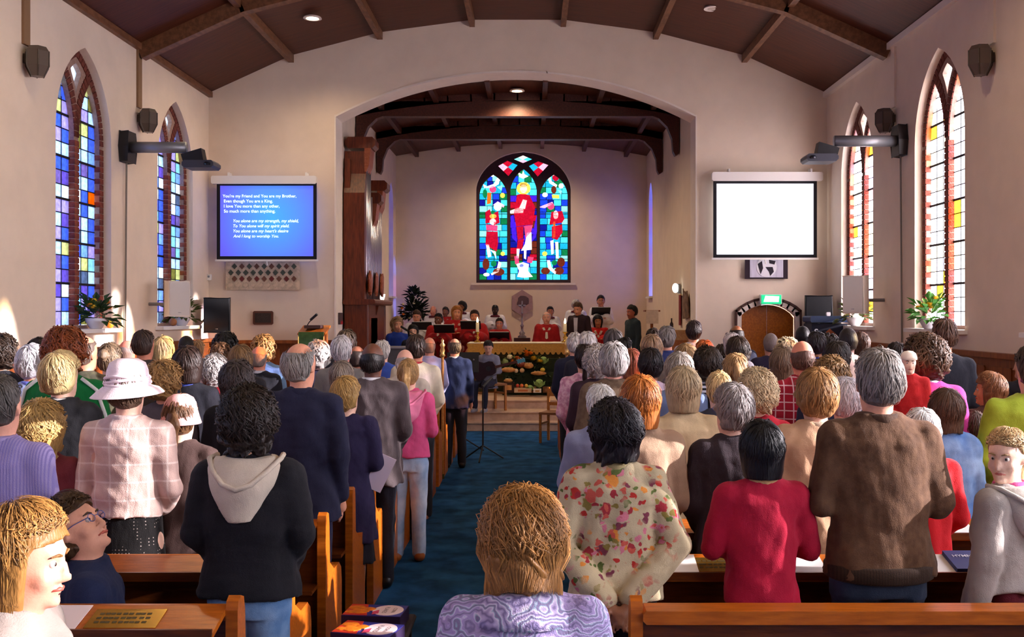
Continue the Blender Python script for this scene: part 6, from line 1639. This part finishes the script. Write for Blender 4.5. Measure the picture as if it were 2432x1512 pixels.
girl = P(2392, 1010, 0, 'fair-haired girl in a pale hooded jacket looking back over her shoulder', hair='pony', hc='c9a876', sk=FS, g='hoodie', gc='b3aaa2', hood='c4bcb2', hem=.98, legs='skirt', lc='5a1420', yaw=35, head=(98, -6, 0), face=True, arms='down', collar='e05a94')
P(2312, 978, 3, 'small child with dark brown hair behind the denim jacket', hair='bob', hc='4a3428', g='sweater', gc='4a3c40', near=1)
P(2436, 832, 6, 'person with dark hair in a black coat along the wall', hair='full', hc='3c2e26', sk='c89880', g='coat', gc='24222a', head=(40, 0, 0))
P(1457, 813, 4, 'person with wavy grey hair in a brown tweed jacket', hair='full', hc='a8a2a0', sk='dd9c84', g='jacket', gc='6c5644', gk='blotch', gc2='75604c', w=1.1)
P(1420, 819, 5, 'person with pale grey curls in a dark plum jacket', hair='perm', hc='c4b8b2', g='jacket', gc='3c2733')
P(1366, 788, 9, 'person with receding white hair in a navy jacket by the staff', hair='short', hc='d8cfca', sk='e0a48c', g='jacket', gc='22243a')
P(1394, 786, 8, 'person with neat white hair in a charcoal suit', hair='short', hc='dcd6d4', sk='dda08a', g='jacket', gc='252634', head=(10, 0, 0))
P(1388, 815, 6, 'person with a long dark ponytail in a pink flowered blouse', hair='pony', hc='2c1e1e', sk=LS, g='blouse', gc='e098b4', gk='blotch', gc2='f2c8d4')
P(1456, 782, 10, 'person with dark grey-streaked hair in front of the red robes', hair='bob', hc='5a5254', g='coat', gc='3a3238')
P(1483, 800, 9, 'person with straight black hair and bare ear in a plum top', hair='short', hc='1f1a1c', sk='c89a78', g='sweater', gc='4a2838', head=(-40, 0, 0))
P(1499, 829, 7, 'person with long auburn hair in a pale pink top', hair='long', hc='8c4e34', sk=PS, g='blouse', gc='e8c4d8')
P(1545, 828, 5, 'person with short black hair in a lilac blouse', hair='full', hc='251c20', sk=BS, g='blouse', gc='dcc4e0')
P(1612, 838, 4, 'person with a smoky grey bob in a blue cardigan', hair='bob', hc='9a8f86', sk=LS, g='sweater', gc='7f94c0')
P(1548, 795, 8, 'person with long light brown hair hanging loose', hair='long', hc='a48468', sk=PS, g='coat', gc='6a5c54')
P(1552, 778, 10, 'person with short dark hair behind the loose brown hair', hair='short', hc='3a2c28', g='jacket', gc='3c3a44')
P(1583, 773, 9, 'person with salt-and-pepper hair in a navy blue shirt', hair='short', hc='8a8280', sk='d99a80', g='shirt', gc='343f78', collar='343f78', w=1.1)
P(1647, 760, 11, 'tall person with dark hair in a white shirt', hair='short', hc='3a2c2a', sk=LS, g='shirt', gc='e8e4f2', collar='e8e4f2', w=1.1, near=1)
P(1672, 806, 7, 'person with ginger hair pinned with an orange flower', hair='bun', hc='a85a2c', sk=PS, g='blouse', gc='c89888')
P(1628, 818, 6, 'person with a tawny bob behind the smoky grey bob', hair='bob', hc='9c7a56', sk=PS, g='sweater', gc='6a6070')
P(1680, 828, 5, 'person with dark brown wavy hair in a black and white striped top', hair='wavy', hc='33261f', sk=LS, g='sweater', gc='2a2a34', gk='hstripe', gc2='c8c8d8')
P(1745, 836, 4, 'person with a light brown ponytail in a black top', hair='pony', hc='b08a5e', sk=PS, g='sweater', gc='1e1d24')
P(1707, 880, 3, 'small child with fine blond hair between the pews', hair='short', hc='d9b882', sk=FS, g='sweater', gc='3a3c4a', near=1)
P(1716, 815, 9, 'person with dark hair and a turned pink cheek', hair='short', hc='33251f', sk='d89a80', g='shirt', gc='544c58', head=(-35, 0, 0))
P(1752, 800, 6, 'person with thick dark brown hair in a grey-blue jacket', hair='full', hc='3a2a22', g='jacket', gc='5c6488')
P(1749, 768, 10, 'person with a shiny dark crown in front of the arched door', hair='thin', hc='2c2220', sk=BS, g='jacket', gc='24263c')
P(1738, 788, 8, 'person with grey-white hair in a white jacket', hair='short', hc='cfc6c8', sk=PS, g='jacket', gc='dcd8e4')
P(1830, 787, 9, 'person with close-shaved grey hair before the arched door', hair='crop', hc='8a7c78', sk='c8907c', g='coat', gc='2a2440')
P(1868, 803, 7, 'person with bleached curls behind the red plaid shirt', hair='perm', hc='dccba8', sk=PS, g='coat', gc='b02a44')
P(1858, 825, 5, 'person with an ash-brown bob and a dark scarf', hair='bob', hc='7a6450', sk=PS, g='coat', gc='2c2a38')
P(1906, 770, 10, 'bald person with very dark skin below the black corner loudspeaker', hair='crop', hc='1c1a20', sk='4a342e', g='jacket', gc='20222c')
P(1938, 786, 8, 'person with black hair in a royal blue checked shirt', hair='short', hc='262026', sk=BS, g='shirt', gc='2438a0', gk='check', gc2='8898d8', collar='2438a0')
P(1966, 793, 9, 'person with dark curly crop in front of the blue pulpit', hair='perm', hc='2c2422', sk='a06a50', g='sweater', gc='c89a9c')
P(2013, 773, 7, 'person with a shaved head in a pale sand shirt', hair='crop', hc='2a2226', sk='5c3e36', g='shirt', gc='d8bcb0', collar='d8bcb0', w=1.1)
P(2043, 790, 10, 'person with loose brown hair beside the pulpit', hair='long', hc='5a4034', sk=LS, g='coat', gc='4c3a3a')
P(1990, 812, 5, 'person with tousled dark hair in a denim-blue shirt', hair='full', hc='2e2622', sk=LS, g='shirt', gc='4a4e78', head=(-28, 0, 0))
P(1972, 850, 3, 'person with golden-brown curls in a navy cardigan', hair='curly', hc='8c6a44', sk=PS, g='sweater', gc='2a2c48')
P(2005, 897, 2, 'person with thin silver hair in a rose red blouse', hair='full', hc='d2c8cc', sk=FS, g='blouse', gc='d84a6c')
P(2128, 812, 6, 'person with flat dark hair behind the magenta sweater', hair='short', hc='2a2020', sk=BS, g='jacket', gc='3a3038')
# small child carried on the arm
person(PX(2158, 6.33), 6.33, PZ(832, 6.33), 'small child in red with a cream cap carried on an arm', hair=None, sk=FS, g='sweater', gc='d02a2c', hem=.9, lc='b02a30', sit=True, base=1.02, yaw=150, near=2, face=True, head=(20, 0, 0), arms='low', extra=hat_on('cap', mat('cream_cap', 'f4e4d0', .9)), group=None)
# ---------------------------------------------------------------- people nearest the camera
person(PX(1243, 2.46), 2.46, PZ(1172, 2.46), 'person with bowed honey-brown curls in a lilac paisley jacket', hair='bell', hc='a8743c', sk=PS, g='coat', gc='a994cc', gk='paisley', gc2='d8cce8', collar='d9cde6', arms='front', head=(0, -22, 0), near=3, w=1.06, hem=.7, group=None, extra=lambda t, s, M3, hp, piv, hR: MB().lathe([(.078 * s, .05 * s), (.10 * s, .045 * s), (.150 * s, -.005 * s), (.158 * s, -.03 * s), (.145 * s, -.03 * s), (.08 * s, .02 * s)], (0, -.012 * s, 1.44 * s), 26, 1.0, .82).build('wide_collar', cloth('cdbde0', 'paisley', 'e4dcee'), t, smooth=True))
person(PX(45, 2.32), 2.32, PZ(1196, 2.32), 'person with a copper-blond bob seen in profile, singing', hair='bob', hc='9c6e38', sk='cc8c74', g='coat', gc='8c8078', arms='front', yaw=-84, head=(0, -8, 0), near=3, face='sing', w=1.0, group=None)
person(PX(218, 4.02), 4.02, PZ(1160, 4.02), 'boy in glasses and a navy top leaning back in the pew', hair='full', hc='4e3622', sk='dda084', g='sweater', gc='1c2648', arms='low', yaw=-66, head=(-32, 30, 0), near=2, face=True, sit=.50, glasses=True, hem=.86, group=None, w=1.05)

# ---------------------------------------------------------------- choir and musicians in the chancel
def folder(x, y, z, label, open_=False):
    t = thing('music_folder', label, 'folder', (x, y, z), group='choir music folders')
    m = mat('folder_black', '17141c', .6)
    for sx in (-1, 1): MB().box((sx * .105, 0, .0), (.21, .012, .28), (.95, 0, 0)).build('cover', m, t).location = (0, 0, .02)
    MB().box((0, .012, .035), (.40, .006, .27), (.95, 0, 0)).build('pages', M_paper, t)
t = thing('choir_platform', 'low carpeted platform under the choir behind the altar', 'platform', ((CLX + CRX) / 2, 22.5, .452))
MB().box((0, 0, .098), (5.6, 3.3, .196)).build('deck', M_step, t); MB().box((0, -1.655, .098), (5.6, .02, .19)).build('fascia', M_oak, t)
for x0, x1, wh in ((-2.75, -.52, 'foliage pedestal'), (.02, 1.75, 'man in green')):
    t = thing('choir_bench', 'long oak bench of the red-robed singers on the side of the %s' % wh, 'bench', ((x0 + x1) / 2, 21.25, .652))
    MB().box((0, 0, .40), (x1 - x0, .34, .035)).build('seat', M_oak, t)
    for sx in (-1, 1): MB().box((sx * (x1 - x0) * .45, 0, .19), (.05, .3, .385)).build('leg', M_oak, t)
def chor(px, py, D2, label, red=True, **k):
    z = PZ(py, D2); sit = z < 2.13
    kw = dict(yaw=180, g='robe', gc='a81c22' if red else 'e9e6f4', hem=.1, legs=None, near=1, face=True, arms='read', base=.652, sit=sit, group='robed choir behind the altar', extra=jabot if red else yoke, collar=None if red else '5c1424')
    if D2 > 21.8 or not sit: kw['near'] = 1
    kw.update(k)
    o = person(PX(px, D2), D2, z, label, **kw); return o
chor(990, 735, 21.6, 'singer with brown hair in a white surplice holding a black folder', False, hair='short', hc='4a3028', sk='c88a74', head=(0, -12, 0), sit=True)
folder(PX(1003, 21.3), 21.28, PZ(776, 21.3), 'black folder held by the brown-haired surpliced singer')
chor(1030, 724, 22.6, 'bald bearded singer in a white surplice', False, hair='bald', hc='b8a8a0', sk='d08a78', head=(-25, -8, 0))
chor(1042, 742, 20.95, 'dark-skinned singer in a red robe with a folder', True, hair='crop', hc='1c1818', sk='6a3c2c', head=(-20, -6, 0))
folder(PX(1055, 20.6), 20.58, PZ(783, 20.6), 'black folder held by the dark-skinned singer in red')
chor(1058, 728, 23.4, 'singer with short dark hair at the back in a red robe', True, hair='short', hc='241c1e', sk='8a5a4a', head=(-15, 0, 0))
chor(1085, 726, 21.6, 'singer with long golden hair in a red robe', True, hair='long', hc='b87838', sk='d99a7a', head=(10, 5, 0), sit=True)
chor(1097, 715, 23.2, 'singer with black hair in a white surplice by the east wall', False, hair='full', hc='1c181c', sk=BS, head=(-50, 0, 0))
chor(1127, 735, 20.95, 'singer with hair drawn back in a red robe', True, hair='bun', hc='3a2420', sk='c88060')
folder(PX(1118, 20.6), 20.58, PZ(774, 20.6), 'black folder held by the singer with drawn-back hair')
chor(1176, 722, 22.4, 'dark-skinned singer in a white surplice looking down', False, hair='crop', hc='141216', sk='33221f', head=(0, -18, 0))
chor(1186, 754, 21.1, 'singer with short black hair and glasses in a red robe', True, hair='short', hc='241a1c', sk='c07a62', glasses=True)
folder(PX(1186, 20.8), 20.75, PZ(800, 20.8), 'black folder held before the spectacled singer in red')
chor(1298, 738, 21.1, 'white-haired singer in a red robe with hands on the altar', True, hair='thin', hc='d8c8c0', sk='d89a88', arms='low')
chor(1307, 727, 22.4, 'singer with dark hair in a white surplice behind the white-haired singer', False, hair='short', hc='2c2024', sk='c0806a')
chor(1368, 710, 23.0, 'white-haired singer in a white surplice behind the dark blazer', False, hair='short', hc='d6d0d2', sk='c89080', head=(30, 0, 0))
chor(1427, 700, 22.6, 'singer with dark hair and beard in a white surplice holding a wide folder', False, hair='short', hc='241a1e', sk='b87a68')
folder(PX(1427, 22.3), 22.28, PZ(741, 22.3), 'wide black folder held up by the bearded surpliced singer')
chor(1420, 748, 21.1, 'singer with a dark bob in a bright red robe', True, hair='bob', hc='1c1418', sk='a86848', gc='c01c1e')
P(1374, 715, 20.75, 'person in a dark blazer and pale shirt looking down beside the altar', hair='short', hc='5a4238', sk='cf9078', g='jacket', gc='2e1d28', collar='b8b4c8', yaw=155, head=(0, -20, 0), base=.452, near=1, face=True, w=1.12, group=None, extra=lambda t, s, M3, hp, piv, hR: MB().prism([(-.045, 1.42 * s), (.045, 1.42 * s), (.03, 1.05 * s), (-.03, 1.05 * s)], 'y', .135 * s, .155 * s).build('shirt_front', cloth('b8b4c8'), t))
P(1502, 723, 19.0, 'person in a dark green shirt walking past the chancel wall', hair='short', hc='241c1c', sk='a85c40', g='shirt', gc='27343a', collar='27343a', yaw=118, head=(0, -8, 0), base=.452, near=1, face=True, arms='down', lc='3a2c24', group=None, w=1.05)
P(944, 754, 20.1, 'singer with wavy fair hair in a bright blue top at the piano', hair='wavy', hc='b09070', sk='d8a088', g='sweater', gc='1c3a9c', yaw=205, head=(0, 5, 0), base=.452, sit=True, near=1, face='sing', arms='front', group=None)
P(981, 771, 19.2, 'person with straight black hair in a dark top next to the blue singer', hair='long', hc='1f1a1e', sk='dba890', g='sweater', gc='1d2030', yaw=185, base=.452, sit=True, near=1, face=True, arms='front', group=None)
for px, D2 in ((944, 20.2), (981, 19.3)):
    t = thing('round_stool', 'black round stool under the %s' % ('singer in blue' if px == 944 else 'black-haired person by the piano'), 'stool', (PX(px, D2), D2, .452))
    MB().lathe([(.17, .40), (.18, .41), (.18, .44), (.16, .455)], (0, 0, -.02), 16).build('seat', M_black, t); MB().tube([(0, 0, .02), (0, 0, .4)], .025, 8).build('post', M_grey, t); MB().lathe([(.16, 0), (.16, .015), (.03, .04)], (0, 0, 0), 14).build('base', M_black, t)
P(1160, 806, 17.5, 'seated guitarist with dark tied hair in a grey cardigan', hair='bun', hc='231a20', sk='d0a08c', g='sweater', gc='7a7c92', yaw=160, head=(18, -20, 0), base=.302, sit=True, near=1, face=True, arms='guitar', lc='23263a', shoes='8a8a96', group=None)
gx, gy, gz = PX(1168, 17.2), 17.15, PZ(873, 17.2)
t = thing('guitar', 'dark acoustic guitar held across the seated guitarist', 'guitar', (gx, gy, gz)); t.rotation_euler = (0, math.radians(-14), math.radians(-8))
M_gtr = mat('guitar_dark', '2a1c22', .25)
pr = [(-.34, 0), (-.31, .13), (-.2, .17), (-.11, .115), (-.02, .125), (.05, .10), (.09, 0)]
MB().prism(pr + [(x, -z) for x, z in reversed(pr[1:-1])], 'y', -.05, .05).build('body', M_gtr, t)
MB().lathe([(.045, 0), (.045, .003)], (0, 0, 0), 14).build('sound_hole', M_black, t).rotation_euler = (PI / 2, 0, 0)
t.children[-1].location = (-.05, -.052, 0)
MB().box((.27, -.045, 0), (.40, .02, .045)).build('neck', M_darkbeam, t); MB().box((.53, -.04, 0), (.15, .018, .065)).build('headstock', mat('teal_headstock', '4a8a96', .4), t)
for k in range(6): MB().tube([(.48 + .02 * k, -.045, .03 if k % 2 else -.03), (.48 + .02 * k, -.045, .05 if k % 2 else -.05)], .006, 6).build('tuning_peg', M_grey, t)
# sheet held by the person in the purple-navy coat
o = MB().box((0, 0, 0), (.16, .012, .24), (.1, .45, .25)).build('held_booklet', mat('lilac_paper', 'd8c8dc', .7)); o.location = (PX(893, 6.45), 6.5, PZ(1122, 6.45)); tag(o, 'pale lilac booklet in the hand of the purple-navy coat', 'booklet')
